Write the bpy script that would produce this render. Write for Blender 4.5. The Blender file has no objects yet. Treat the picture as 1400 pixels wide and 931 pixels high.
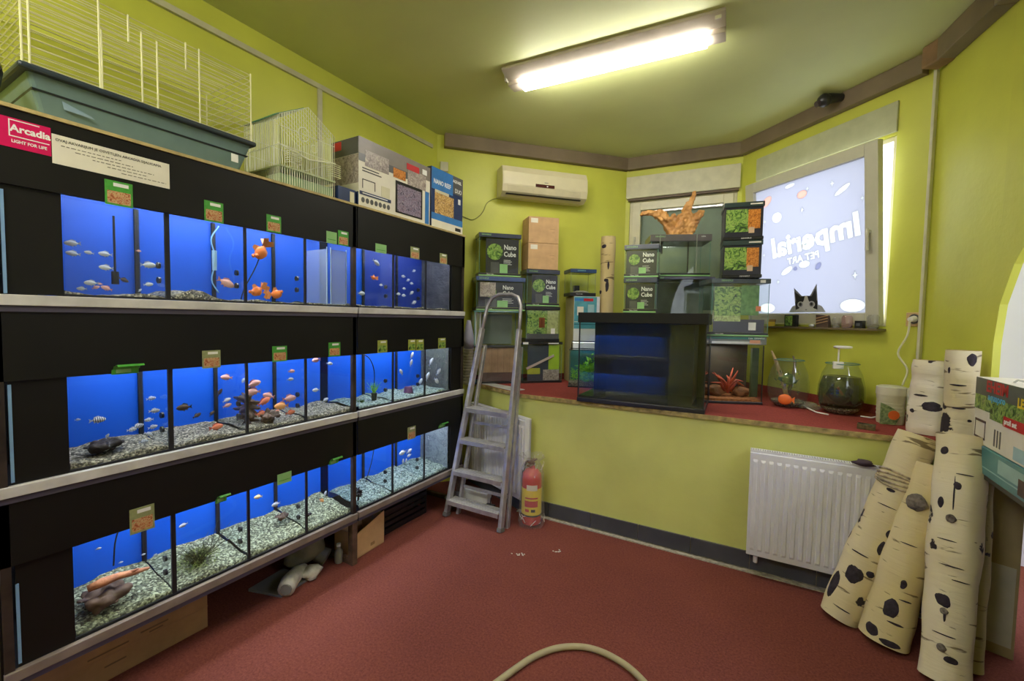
import bpy, math, random
from mathutils import Vector, Matrix
random.seed(7)
PI = math.pi
SC = bpy.context.scene
COL = SC.collection
R = math.radians

# ---------------------------------------------------------------- camera
cam = bpy.data.cameras.new('camera'); camo = bpy.data.objects.new('camera', cam); COL.objects.link(camo)
cam.sensor_fit = 'HORIZONTAL'; cam.sensor_width = 36.0; cam.lens = 36.0*600/1400; cam.clip_start = .02
PITCH, ROLL, YAW = R(2.85), R(.99), R(30.1)
fw = Vector((0, math.cos(PITCH), -math.sin(PITCH))); up = Vector((0, math.sin(PITCH), math.cos(PITCH))); rt = Vector((1, 0, 0))
X = rt*math.cos(ROLL) + up*math.sin(ROLL); U = up*math.cos(ROLL) - rt*math.sin(ROLL)
M = Matrix.Rotation(YAW, 3, 'Z'); X = M@X; U = M@U; F = M@fw
mw = Matrix((X, U, -F)).transposed().to_4x4(); mw.translation = (0, 0, 1.5)
camo.matrix_world = mw
SC.camera = camo

# ---------------------------------------------------------------- view, sky, light
SC.view_settings.view_transform = 'Standard'; SC.view_settings.look = 'None'
SC.view_settings.exposure = 1.3; SC.view_settings.gamma = 1.0; SC.view_settings.use_curve_mapping = False
SC.cycles.transparent_max_bounces = 24
SC.cycles.max_bounces = 10; SC.cycles.diffuse_bounces = 5; SC.cycles.glossy_bounces = 4
SC.cycles.sample_clamp_indirect = 6.0
w = bpy.data.worlds.new('overcast_sky'); SC.world = w; w.use_nodes = True
w.node_tree.nodes['Background'].inputs[0].default_value = (.86, .93, 1, 1)
w.node_tree.nodes['Background'].inputs[1].default_value = 2.2
LAMP_E = 18.0      # fluorescent diffusers
TANK_E = 1.55       # hood tubes, watt
DAY_E = 48.0       # daylight outside the windows
def area(name, loc, target, sx, sy, e, col=(1, 1, 1)):
    l = bpy.data.lights.new(name, 'AREA'); l.shape = 'RECTANGLE'; l.size = sx; l.size_y = sy; l.energy = e; l.color = col
    o = bpy.data.objects.new(name, l); COL.objects.link(o); o.location = loc
    o.rotation_euler = (Vector(target)-Vector(loc)).to_track_quat('-Z', 'Y').to_euler()
    return o
area('daylight', (1.15, 5.0, 2.6), (.1, 3.7, 1.7), 1.6, 1.6, DAY_E, (.9, .95, 1))
area('next_room_fill_light', (2.3, 1.6, 2.9), (2.2, 2.0, 0), .6, 1.2, 16, (.85, .85, 1))  # unseen light added to brighten the lavender wall beyond the arch

# ---------------------------------------------------------------- helpers
class MB:
    def __init__(s): s.v = []; s.f = []; s.m = []
    def add(s, vs, fs, mi=0):
        b = len(s.v); s.v += [tuple(p) for p in vs]; s.f += [tuple(b+i for i in f) for f in fs]; s.m += [mi]*len(fs); return s
    def box(s, lo, hi, mi=0, mat=None):
        x0, y0, z0 = lo; x1, y1, z1 = hi
        vs = [Vector(p) for p in ((x0,y0,z0),(x1,y0,z0),(x1,y1,z0),(x0,y1,z0),(x0,y0,z1),(x1,y0,z1),(x1,y1,z1),(x0,y1,z1))]
        if mat is not None: vs = [mat@p for p in vs]
        return s.add(vs, ((0,3,2,1),(4,5,6,7),(0,1,5,4),(1,2,6,5),(2,3,7,6),(3,0,4,7)), mi)
    def hexa(s, a, b, mi=0):   # two quads of four points, bottom and top (counter-clockwise from above)
        return s.add(list(a)+list(b), ((0,3,2,1),(4,5,6,7),(0,1,5,4),(1,2,6,5),(2,3,7,6),(3,0,4,7)), mi)
    def bar(s, p0, p1, w, d, upv=(0, 0, 1), mi=0):
        p0 = Vector(p0); p1 = Vector(p1); z = (p1-p0).normalized(); x = Vector(upv).cross(z)
        if x.length < 1e-4: x = Vector((1, 0, 0)).cross(z)
        x.normalize(); y = z.cross(x); x *= w/2; y *= d/2
        return s.hexa([p0-x-y, p0+x-y, p0+x+y, p0-x+y], [p1-x-y, p1+x-y, p1+x+y, p1-x+y], mi)
    def tube(s, pts, r, n=8, mi=0, closed=False, caps=True):
        pts = [Vector(p) for p in pts]; k = len(pts); b = len(s.v); prev = None
        rs = r if isinstance(r, (list, tuple)) else [r]*k
        for i, p in enumerate(pts):
            if closed: t = pts[(i+1) % k]-pts[i-1]
            else: t = pts[min(i+1, k-1)]-pts[max(i-1, 0)]
            t.normalize()
            if prev is None:
                a = Vector((0, 0, 1)) if abs(t.z) < .9 else Vector((1, 0, 0)); x = a.cross(t).normalized()
            else: x = (prev-t*prev.dot(t)).normalized()
            prev = x; y = t.cross(x)
            for j in range(n):
                a = 2*PI*j/n; s.v.append(tuple(p+(x*math.cos(a)+y*math.sin(a))*rs[i]))
        for i in range(k if closed else k-1):
            for j in range(n):
                a = b+i*n+j; c = b+i*n+(j+1) % n; d = b+((i+1) % k)*n+(j+1) % n; e = b+((i+1) % k)*n+j
                s.f.append((a, c, d, e)); s.m.append(mi)
        if caps and not closed:
            s.f.append(tuple(b+j for j in reversed(range(n)))); s.m.append(mi)
            s.f.append(tuple(b+(k-1)*n+j for j in range(n))); s.m.append(mi)
        return s
    def cyl(s, p0, p1, r, r1=None, n=12, mi=0): return s.tube([p0, p1], [r, r if r1 is None else r1], n, mi)
    def lathe(s, prof, n=24, c=(0, 0, 0), mi=0, cap=True):
        b = len(s.v); k = len(prof)
        for r, z in prof:
            for j in range(n):
                a = 2*PI*j/n; s.v.append((c[0]+r*math.cos(a), c[1]+r*math.sin(a), c[2]+z))
        for i in range(k-1):
            for j in range(n):
                s.f.append((b+i*n+j, b+i*n+(j+1) % n, b+(i+1)*n+(j+1) % n, b+(i+1)*n+j)); s.m.append(mi)
        if cap:
            s.f.append(tuple(b+j for j in reversed(range(n)))); s.m.append(mi)
            s.f.append(tuple(b+(k-1)*n+j for j in range(n))); s.m.append(mi)
        return s
    def prism(s, poly, a, b, fn, mi=0):     # poly 2D extruded from a to b, fn(u,v,w)->xyz
        n = len(poly); vs = [fn(u, v, a) for u, v in poly]+[fn(u, v, b) for u, v in poly]
        fs = [tuple(reversed(range(n))), tuple(range(n, 2*n))]+[(i, (i+1) % n, n+(i+1) % n, n+i) for i in range(n)]
        return s.add(vs, fs, mi)
    def blob(s, c, rx, ry, rz, seed=0, n=10, amp=.15, mi=0, flat=0):
        rnd = random.Random(seed); b = len(s.v); m = max(4, n//2+1)
        ph = [rnd.uniform(0, 6.28) for _ in range(6)]
        for i in range(m+1):
            t = PI*i/m
            for j in range(n):
                a = 2*PI*j/n
                k = 1+amp*(math.sin(2*a+ph[0]+3*t)+.7*math.sin(3*a+ph[1]-2*t)+.6*math.sin(5*t+ph[2]+a))*(math.sin(t))
                x, y, z = math.sin(t)*math.cos(a)*k*rx, math.sin(t)*math.sin(a)*k*ry, math.cos(t)*rz
                if flat and z < -flat*rz: z = -flat*rz
                s.v.append((c[0]+x, c[1]+y, c[2]+z))
        for i in range(m):
            for j in range(n): s.f.append((b+i*n+j, b+(i+1)*n+j, b+(i+1)*n+(j+1) % n, b+i*n+(j+1) % n)); s.m.append(mi)
        return s
    def build(s, name, mats, parent=None, loc=None, smooth=False, bevel=0, kind=None, label=None, rot=None):
        me = bpy.data.meshes.new(name); me.from_pydata(s.v, [], s.f)
        if not isinstance(mats, (list, tuple)): mats = [mats]
        for m in mats: me.materials.append(m)
        me.polygons.foreach_set('material_index', s.m)
        if smooth:
            me.polygons.foreach_set('use_smooth', [True]*len(s.f))
            if smooth != 'all':
                try: me.set_sharp_from_angle(angle=R(40))
                except Exception: pass
        me.update()
        o = bpy.data.objects.new(name, me); COL.objects.link(o)
        if parent: o.parent = parent
        if loc: o.location = loc
        if rot: o.rotation_euler = rot
        if bevel:
            md = o.modifiers.new('bevel', 'BEVEL'); md.width = bevel; md.segments = 2; md.limit_method = 'ANGLE'; md.angle_limit = R(50)
        if kind: o['kind'] = kind
        if label: o['label'] = label
        return o
def cr(pts, n=5):
    P = [Vector(p) for p in pts]; P = [P[0]*2-P[1]]+P+[P[-1]*2-P[-2]]; out = []
    for i in range(1, len(P)-2):
        for k in range(n):
            t = k/n; a, b, c, d = P[i-1:i+3]; out.append(.5*((2*b)+(c-a)*t+(2*a-5*b+4*c-d)*t*t+(3*b-a-3*c+d)*t**3))
    return out+[P[-2]]
def B(lo, hi): return MB().box(lo, hi)
def tag(o, label, cat, group=None, kind=None):
    o['label'] = label; o['category'] = cat
    if group: o['group'] = group
    if kind: o['kind'] = kind
    return o
def thing(name, label, cat, loc=(0, 0, 0), rotz=0, group=None, rot=None):
    o = bpy.data.objects.new(name, None); COL.objects.link(o); o.empty_display_size = .05
    o.location = loc; o.rotation_euler = rot if rot else (0, 0, rotz)
    return tag(o, label, cat, group)
def struct(name, mb, mats, label=None, parent=None, **k):
    o = mb.build(name, mats, parent, **k)
    if not parent: o['kind'] = 'structure'
    if label: o['label'] = label
    return o
def copy_tree(o, parent=None):
    c = o.copy(); COL.objects.link(c)
    if parent: c.parent = parent
    for ch in list(o.children): copy_tree(ch, c)
    return c
_txt = {}
def text(name, body, size, mat, parent, loc, rot=(R(90), 0, 0), ex=.0004, align='LEFT', sx=1.0, mirror=False, shear=0, bold=0):
    key = (body, round(size, 4), align, sx, mirror, shear, bold, mat.name)
    if key not in _txt:
        cu = bpy.data.curves.new('t', 'FONT'); cu.body = body; cu.size = size; cu.extrude = ex; cu.align_x = align; cu.align_y = 'CENTER'
        cu.resolution_u = 2; cu.shear = shear; cu.offset = bold
        ob = bpy.data.objects.new('t', cu); me = bpy.data.meshes.new_from_object(ob)
        for v in me.vertices:
            v.co.x *= sx*(-1 if mirror else 1)
        me.materials.clear(); me.materials.append(mat); me.name = name
        bpy.data.objects.remove(ob); _txt[key] = me
    o = bpy.data.objects.new(name, _txt[key]); COL.objects.link(o); o.parent = parent; o.location = loc; o.rotation_euler = rot
    return o

# ---------------------------------------------------------------- materials
_m = {}
def mat(name, col, rough=.5, metal=0, var=.06, scale=12, bump=0, bscale=60, spec=.5, coat=0, col2=None, trans=0):
    if name in _m: return _m[name]
    m = bpy.data.materials.new(name); m.use_nodes = True; nt = m.node_tree; b = nt.nodes['Principled BSDF']
    b.inputs['Roughness'].default_value = rough; b.inputs['Metallic'].default_value = metal
    b.inputs['Specular IOR Level'].default_value = spec; b.inputs['Coat Weight'].default_value = coat
    tc = nt.nodes.new('ShaderNodeTexCoord'); no = nt.nodes.new('ShaderNodeTexNoise'); no.inputs['Scale'].default_value = scale
    no.inputs['Detail'].default_value = 4
    nt.links.new(tc.outputs['Object'], no.inputs['Vector'])
    rp = nt.nodes.new('ShaderNodeValToRGB'); rp.color_ramp.elements[0].position = .3; rp.color_ramp.elements[1].position = .7
    c2 = col2 if col2 else tuple(max(0, c*(1-var*2)) for c in col); c1 = col if col2 else tuple(min(1, c*(1+var)) for c in col)
    rp.color_ramp.elements[0].color = (*c2, 1); rp.color_ramp.elements[1].color = (*c1, 1)
    nt.links.new(no.outputs['Fac'], rp.inputs['Fac']); nt.links.new(rp.outputs['Color'], b.inputs['Base Color'])
    if bump:
        n2 = nt.nodes.new('ShaderNodeTexNoise'); n2.inputs['Scale'].default_value = bscale; nt.links.new(tc.outputs['Object'], n2.inputs['Vector'])
        bu = nt.nodes.new('ShaderNodeBump'); bu.inputs['Strength'].default_value = bump; bu.inputs['Distance'].default_value = .01
        nt.links.new(n2.outputs['Fac'], bu.inputs['Height']); nt.links.new(bu.outputs['Normal'], b.inputs['Normal'])
    _m[name] = m; return m
def thin_glass(name, tint=(1, 1, 1), ior=1.45, rough=0.0, body=0, bodycol=(.8, .8, .8)):
    m = bpy.data.materials.new(name); m.use_nodes = True; nt = m.node_tree; nt.nodes.clear(); N = nt.nodes.new; L = nt.links.new
    out = N('ShaderNodeOutputMaterial'); mx = N('ShaderNodeMixShader'); tr = N('ShaderNodeBsdfTransparent'); gl = N('ShaderNodeBsdfGlossy')
    fr = N('ShaderNodeFresnel'); ge = N('ShaderNodeNewGeometry'); mm = N('ShaderNodeMath'); sb = N('ShaderNodeMath')
    tr.inputs[0].default_value = (*tint, 1); gl.inputs['Roughness'].default_value = rough; fr.inputs['IOR'].default_value = ior
    sb.operation = 'SUBTRACT'; sb.inputs[0].default_value = 1; mm.operation = 'MULTIPLY'
    L(ge.outputs['Backfacing'], sb.inputs[1]); L(fr.outputs[0], mm.inputs[0]); L(sb.outputs[0], mm.inputs[1])
    L(mm.outputs[0], mx.inputs[0]); L(gl.outputs[0], mx.inputs[2])
    if body:
        df = N('ShaderNodeBsdfDiffuse'); df.inputs[0].default_value = (*bodycol, 1); m2 = N('ShaderNodeMixShader'); m2.inputs[0].default_value = body
        L(tr.outputs[0], m2.inputs[1]); L(df.outputs[0], m2.inputs[2]); L(m2.outputs[0], mx.inputs[1])
    else: L(tr.outputs[0], mx.inputs[1])
    L(mx.outputs[0], out.inputs[0]); return m
def speckle(name, cols, scale=180, rough=.9, bump=.6, kind='VORONOI', stops=None):
    if name in _m: return _m[name]
    m = bpy.data.materials.new(name); m.use_nodes = True; nt = m.node_tree; b = nt.nodes['Principled BSDF']; N = nt.nodes.new; L = nt.links.new
    b.inputs['Roughness'].default_value = rough
    tc = N('ShaderNodeTexCoord')
    rp = N('ShaderNodeValToRGB'); cr = rp.color_ramp
    if kind == 'VORONOI':
        vo = N('ShaderNodeTexVoronoi'); vo.inputs['Scale'].default_value = scale; L(tc.outputs['Object'], vo.inputs['Vector'])
        sp = N('ShaderNodeSeparateColor'); L(vo.outputs['Color'], sp.inputs[0]); L(sp.outputs[0], rp.inputs[0]); h = vo.outputs['Distance']
    else:
        vo = N('ShaderNodeTexNoise'); vo.inputs['Scale'].default_value = scale; vo.inputs['Detail'].default_value = 6; vo.inputs['Roughness'].default_value = .65
        L(tc.outputs['Object'], vo.inputs['Vector']); vo.inputs['Distortion'].default_value = 1.6; L(vo.outputs['Fac'], rp.inputs[0]); h = vo.outputs['Fac']
    n = len(cols)
    while len(cr.elements) < n: cr.elements.new(.5)
    for i, c in enumerate(cols):
        cr.elements[i].position = stops[i] if stops else (i/(n-1) if kind == 'VORONOI' else .3+.4*i/(n-1)); cr.elements[i].color = (*c, 1)
    if kind == 'VORONOI': cr.interpolation = 'CONSTANT' if not stops else 'LINEAR'
    L(rp.outputs[0], b.inputs['Base Color'])
    if bump:
        bu = N('ShaderNodeBump'); bu.inputs['Strength'].default_value = bump; bu.inputs['Distance'].default_value = .004; bu.invert = kind == 'VORONOI'
        L(h, bu.inputs['Height']); L(bu.outputs['Normal'], b.inputs['Normal'])
    _m[name] = m; return m
def emit(name, col, e):
    m = bpy.data.materials.new(name); m.use_nodes = True; nt = m.node_tree; nt.nodes.clear()
    o = nt.nodes.new('ShaderNodeOutputMaterial'); em = nt.nodes.new('ShaderNodeEmission'); em.inputs[0].default_value = (*col, 1); em.inputs[1].default_value = e
    nt.links.new(em.outputs[0], o.inputs[0]); return m

LIME = mat('lime_paint', (.60, .62, .085), .45, var=.05, scale=2.5, bump=.12, bscale=25)
LIME_C = mat('ceiling_lime_paint', (.64, .68, .30), .55, var=.04, scale=1.5, bump=.08, bscale=20)
CREAM = mat('cream_plastic', (.66, .62, .44), .4, var=.03)
WHITEP = mat('white_plastic', (.78, .77, .74), .35, var=.03)
CABLE = mat('cable_duct_cream', (.55, .53, .38), .5)
BEAM = mat('brown_plaster_beam', (.22, .165, .10), .6, col2=(.16, .115, .07), scale=4)
BEAMC = mat('chipped_beam_corner', (.33, .19, .10), .7, col2=(.2, .12, .06), scale=9)
SKIRT = mat('grey_skirting_tile', (.075, .08, .10), .35, var=.12, scale=6)
GROUT = mat('pale_grout', (.45, .40, .33), .9, var=.2, scale=40)
BLACK = mat('black_laminate', (.006, .0055, .005), .5, var=.2, scale=3, spec=.3)
BLACKP = mat('black_plastic', (.015, .015, .017), .3, var=.1)
SILI = mat('black_silicone', (.01, .01, .014), .5)
LIP = mat('pale_metal_shelf_edge', (.62, .60, .62), .45, var=.12, scale=8)
LIPB = mat('worn_brown_shelf_edge', (.24, .19, .17), .55, var=.15, scale=10)
LIPU = mat('shelf_edge_underside', (.07, .06, .10), .6)
RUST = mat('rusty_brown_steel', (.11, .065, .045), .6, var=.3, scale=20)
TOPB = mat('raw_board_edge', (.50, .39, .17), .7, var=.12, scale=30)
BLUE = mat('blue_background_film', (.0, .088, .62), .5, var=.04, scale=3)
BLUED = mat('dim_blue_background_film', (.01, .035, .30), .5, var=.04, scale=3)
GLASS = thin_glass('aquarium_glass', (.97, .99, .98))
GLASSD = thin_glass('divider_glass', (.93, .96, .98))
GLASSR = thin_glass('reflective_front_glass', (.9, .92, .95), 1.9)
BOWLG = thin_glass('bowl_glass', (.86, .90, .86), 1.7, 0, .06, (.5, .55, .45))
WATER = thin_glass('water_film', (.97, .98, 1), 1.33)
PANE = thin_glass('window_glass', (.9, .93, .92))
PLASTICW = thin_glass('clear_plastic_wrap', (.93, .93, .93), 1.5, .15, .12)
FROST = mat('grey_blind', (.33, .38, .31), .5, var=.04)
STEEL = mat('aluminium', (.48, .46, .50), .38, metal=.55, var=.12, scale=18, bump=.05)
STEELD = mat('dull_grey_tread', (.42, .39, .33), .6, metal=.25, var=.15, scale=30)
RADW = mat('radiator_enamel', (.76, .76, .84), .3, var=.02)
RADD = mat('radiator_shadow_gap', (.18, .18, .2), .6)
CARD = mat('cardboard', (.34, .20, .09), .8, var=.08, scale=15)
CARDL = mat('pale_cardboard', (.60, .38, .20), .8, var=.06, scale=15)
PRINTW = mat('printed_white', (.78, .74, .64), .4, var=.03)
INK = mat('black_ink', (.02, .02, .02), .5)
WINK = mat('white_ink', (.85, .85, .85), .45)
GREENP = mat('printed_green', (.07, .36, .05), .4, var=.1, scale=60)
LGREEN = mat('label_light_green', (.28, .55, .22), .4)
RED = mat('red_ink', (.55, .02, .03), .4)
PINK = mat('magenta_print', (.62, .0, .10), .4, var=.02)
NAVY = mat('navy_print', (.02, .04, .13), .3, var=.1)
BLUEP = mat('blue_print', (.04, .20, .55), .35, var=.1)
GREYP = mat('grey_print', (.10, .10, .11), .35, var=.1)
LIDB = mat('blue_grey_lid', (.05, .06, .10), .25, var=.1)
LIDG = mat('dark_green_grey_lid', (.03, .05, .05), .3, var=.1)
CHAR = mat('charcoal_print', (.025, .025, .04), .3, var=.1)
PICG = speckle('planted_tank_picture', [(.01, .015, .01), (.02, .05, .015), (.10, .22, .04), (.36, .52, .12), (.07, .13, .03), (.60, .60, .34)], 24, .3, 0, 'NOISE')
PICO = speckle('orange_picture', [(.10, .03, .01), (.60, .20, .03), (.75, .38, .10)], 70, .3, 0, 'NOISE')
PICR = speckle('coral_reef_picture', [(.01, .01, .02), (.05, .04, .08), (.35, .30, .42), (.12, .05, .10), (.7, .7, .75)], 48, .3, 0, 'NOISE')
PICC = speckle('orange_coral_picture', [(.03, .06, .2), (.35, .18, .05), (.75, .50, .18), (.5, .45, .5)], 55, .3, 0, 'NOISE')
PICF = speckle('fish_photo_print', [(.03, .05, .02), (.45, .10, .03), (.65, .45, .25), (.10, .30, .06)], 90, .3, 0, 'NOISE')
PICM = speckle('grey_coral_picture', [(.12, .10, .09), (.35, .29, .28), (.6, .55, .48)], 40, .35, 0, 'NOISE')
GRAV = speckle('gravel', [(.05, .045, .035), (.24, .21, .16), (.14, .13, .10), (.40, .36, .28), (.09, .08, .065), (.30, .27, .20)], 150, .9, .7)
GRAVG = speckle('greenish_gravel', [(.06, .065, .04), (.25, .27, .17), (.16, .17, .11), (.42, .44, .30), (.11, .12, .08), (.31, .33, .22)], 130, .9, .7)
GRAVB = speckle('bluish_gravel', [(.05, .07, .07), (.20, .27, .23), (.13, .18, .18), (.34, .40, .37), (.10, .13, .13)], 120, .9, .7)
ROCKD = mat('dark_rock', (.035, .025, .03), .8, col2=(.01, .008, .012), scale=14, bump=.6, bscale=30)
ROCKB = mat('brown_rock', (.13, .075, .05), .8, col2=(.06, .04, .035), scale=12, bump=.5, bscale=30)
WOOD = mat('pale_orange_driftwood', (.72, .38, .12), .55, col2=(.42, .19, .06), scale=9, bump=.5, bscale=20)
DRIFT = mat('wet_driftwood', (.30, .12, .04), .7, col2=(.14, .06, .02), scale=16, bump=.5)
PLANT = mat('bright_plant', (.26, .66, .05), .5, col2=(.05, .22, .02), scale=30)
PLANTD = mat('dark_plant', (.05, .12, .02), .6, col2=(.02, .05, .01), scale=30)

# ---------------------------------------------------------------- carpet
def carpet(name, c1, c2, c3):
    m = bpy.data.materials.new(name); m.use_nodes = True; nt = m.node_tree; b = nt.nodes['Principled BSDF']; N = nt.nodes.new; L = nt.links.new
    b.inputs['Roughness'].default_value = .95; b.inputs['Specular IOR Level'].default_value = .15
    tc = N('ShaderNodeTexCoord'); n1 = N('ShaderNodeTexNoise'); n1.inputs['Scale'].default_value = 95; n1.inputs['Detail'].default_value = 6; n1.inputs['Roughness'].default_value = .85
    n2 = N('ShaderNodeTexNoise'); n2.inputs['Scale'].default_value = 1.4; n2.inputs['Detail'].default_value = 5
    L(tc.outputs['Object'], n1.inputs['Vector']); L(tc.outputs['Object'], n2.inputs['Vector'])
    r1 = N('ShaderNodeValToRGB'); e = r1.color_ramp.elements; e[0].position = .33; e[0].color = (*c2, 1); e[1].position = .62; e[1].color = (*c1, 1)
    x = e.new(.74); x.color = (*c3, 1)
    L(n1.outputs['Fac'], r1.inputs[0]); mx = N('ShaderNodeMix'); mx.data_type = 'RGBA'; mx.blend_type = 'MULTIPLY'; mx.inputs[0].default_value = 1
    r2 = N('ShaderNodeValToRGB'); e = r2.color_ramp.elements; e[0].position = .3; e[0].color = (.78, .78, .82, 1); e[1].position = .7; e[1].color = (1, 1, 1, 1)
    L(n2.outputs['Fac'], r2.inputs[0]); L(r1.outputs[0], mx.inputs[6]); L(r2.outputs[0], mx.inputs[7]); L(mx.outputs[2], b.inputs['Base Color'])
    bu = N('ShaderNodeBump'); bu.inputs['Strength'].default_value = .5; bu.inputs['Distance'].default_value = .004
    L(n1.outputs['Fac'], bu.inputs['Height']); L(bu.outputs['Normal'], b.inputs['Normal']); _m[name] = m; return m
CARPET = carpet('brick_red_carpet', (.27, .080, .062), (.13, .035, .028), (.42, .19, .14))
CARPETS = carpet('sill_red_carpet', (.36, .07, .055), (.20, .035, .03), (.48, .16, .13))

# ================================================================ ROOM
A0, A1, A2, A3 = (-2.56, 3.05), (-1.275, 4.43), (-.241, 4.49), (.815, 3.50)
L0, L1, L2 = (-2.33, 3.27), (-1.63, 2.975), (.93, 3.0)
R1 = (.93, 2.94); R2 = (1.77, -1.3)
H = 3.1
def frame(a, b):
    d = Vector((b[0]-a[0], b[1]-a[1])); return (a[0], a[1], 0), math.atan2(d.y, d.x), d.length
def wall(name, a, b, z0=0, z1=H, th=.15, holes=(), m=LIME, e0=0, e1=0):
    loc, rz, ln = frame(a, b); mb = MB(); x = -e0
    for s0, s1, h0, h1 in holes:
        mb.box((x, 0, z0), (s0, th, z1)); mb.box((s0, 0, z0), (s1, th, h0)); mb.box((s0, 0, h1), (s1, th, z1)); x = s1
    mb.box((x, 0, z0), (ln+e1, th, z1))
    o = mb.build(name, m, loc=loc, rot=(0, 0, rz)); o['kind'] = 'structure'; return o
struct('floor', B((-2.75, -1.45, -.1), (3.4, 5.0, 0)), CARPET, 'brick red short pile carpet covering the shop floor')
struct('ceiling', MB().prism([(-2.8, -1.5), (3.5, -1.5), (3.5, 3.6), (.95, 3.68), (-.15, 4.7), (-1.35, 4.62), (-2.8, 3.1)], H, H+.12, lambda u, v, z: (u, v, z)), LIME_C)
wall('wall_left', (-2.57, -1.3), A0, e1=.05)
wall('wall_back', A0, A1, e1=.05)
wall('wall_window', A1, A2, holes=[(.04, 1.0, 1.5, 2.70)], e1=.06)
wall('wall_bay', A2, A3, holes=[(.155, 1.235, 1.49, 2.70)], e1=.12)
wall('wall_pier', A3, R1, e0=-.0, th=.03)
wall('wall_rear', (1.9, -1.3), (-2.7, -1.3))
# wall with arch opening beyond the pier
loc, rz, ln = frame(R1, R2)
aw = 1.25; arch = [(aw*(1-math.cos(a)), 1.42+.95*math.sin(a)) for a in [PI*i/16 for i in range(17)]]
def fnw(u, v, y): return (u, y, v)
mb = MB()
for i in range(16):
    (u0, v0), (u1, v1) = arch[i], arch[i+1]
    mb.prism([(u0, v0), (u1, v1), (u1, H), (u0, H)], 0, .03, fnw)
mb.box((2*aw, 0, 0), (ln+.1, .03, H))
o = mb.build('wall_right', LIME, loc=loc, rot=(0, 0, rz)); o['kind'] = 'structure'
LAV = mat('lavender_wall_paint', (.62, .60, .74), .6, var=.02, scale=3)
struct('wall_next_room', B((3.3, -1.4, 0), (3.42, 4.5, H)), LAV)
struct('wall_next_room_end', B((1.0, 3.95, 0), (3.3, 4.05, H)), LAV)
struct('ceiling_next_room', B((1.0, -1.5, H-.01), (3.4, 4.2, H+.05)), LAV) if False else None
# low wall under the bay sill
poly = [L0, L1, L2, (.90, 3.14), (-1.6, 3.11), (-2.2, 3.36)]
struct('wall_low', MB().prism(poly, 0, .895, lambda u, v, z: (u, v, z)), mat('low_wall_lime_lit', (.68, .70, .22), .45, var=.05, scale=2.5, bump=.12, bscale=25), 'low yellow green wall under the carpeted sill')  # same lime paint as the other walls, brighter light put into the colour
sill = MB().prism([(-2.34, 3.262), (-1.632, 2.962), (.93, 2.985), (.815, 3.50), (-.241, 4.49), (-1.275, 4.43)], .895, .92, lambda u, v, z: (u, v, z))
so = struct('sill', sill, CARPETS, 'deep bay window sill covered in worn red carpet')
e = MB()
e.bar((-1.632, 2.957, .905), (.93, 2.98, .905), .01, .028); e.bar((-2.34, 3.257, .905), (-1.632, 2.957, .905), .01, .028)
e.build('sill_edge', mat('frayed_yellow_edge', (.42, .32, .12), .8, var=.3, scale=25), so)
for a, b in ((A2, A3), (A0, A1), (A1, A2)):
    l_, r_, n_ = frame(a, b)
    u = MB().box((0.12 if a == A0 else 0, -.012, .92), (n_-.02, 0, .975)).build('carpet_upturn', CARPETS, None, loc=l_, rot=(0, 0, r_)); u.name = 'trim_sill_upturn'; u['kind'] = 'structure'
# skirting of grey tiles
loc, rz, ln = frame(L1, L2)
sk = MB().box((-.02, -.008, 0), (ln, 0, .112)).build('baseboard_back', GROUT, loc=loc, rot=(0, 0, rz)); sk['kind'] = 'structure'
tm = None
for i in range(8):
    x0 = -.02+.0+i*.333+(-.015)
    s0, s1 = max(-.02, .255-.335+i*.335+.002), min(ln, .255+i*.335-.002)
    if s1 > s0: MB().box((s0, -.018, .012), (s1, -.006, .115)).build('tile', SKIRT, sk, bevel=.001)
MB().box((0, -.05, .0), (ln, -.018, .006)).build('grout_line', GROUT, sk)
loc, rz, ln = frame(L0, L1)
sk = MB().box((0, -.012, 0), (ln, 0, .112)).build('baseboard_corner', SKIRT, loc=loc, rot=(0, 0, rz)); sk['kind'] = 'structure'
# ceiling beams
def beam(name, a, b, p=.06, h=.115, e0=0, e1=0):
    l_, r_, n_ = frame(a, b); o = MB().box((-e0, -p, H-h), (n_+e1, 0, H)).build(name, BEAM, loc=l_, rot=(0, 0, r_), bevel=.004); o['kind'] = 'structure'; return o
beam('trim_beam_back', A0, A1, e0=-.06, e1=-.0); beam('trim_beam_window', A1, A2, e0=-.02); beam('trim_beam_bay', A2, A3, e0=-.02, e1=-.06)
o = beam('trim_beam_pier', A3, R1, .085, .12, e0=-.05, e1=0)
o = beam('trim_beam_right', R1, R2, .085, .12)
c = MB().box((-.06, -.07, -.122), (.06, .03, 0)).build('trim_beam_corner', BEAMC, loc=(.80, 3.42, H), rot=(0, 0, R(-60)), bevel=.01); c['kind'] = 'structure'
# cable ducts
d = MB().box((-2.57, -1.2, 2.955), (-2.545, 2.98, 2.985)).build('trim_cable_duct', CABLE); d['kind'] = 'structure'
MB().box((-2.57, 1.865, 2.16), (-2.55, 1.895, 2.955)).build('duct_drop', CABLE, d)
loc, rz, ln = frame(A2, A3)
d = MB().box((1.427, -.03, .975), (ln-.004, -.002, 2.985)).build('trim_corner_conduit', mat('pale_conduit', (.62, .60, .45), .5), loc=loc, rot=(0, 0, rz), bevel=.003); d['kind'] = 'structure'

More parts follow.
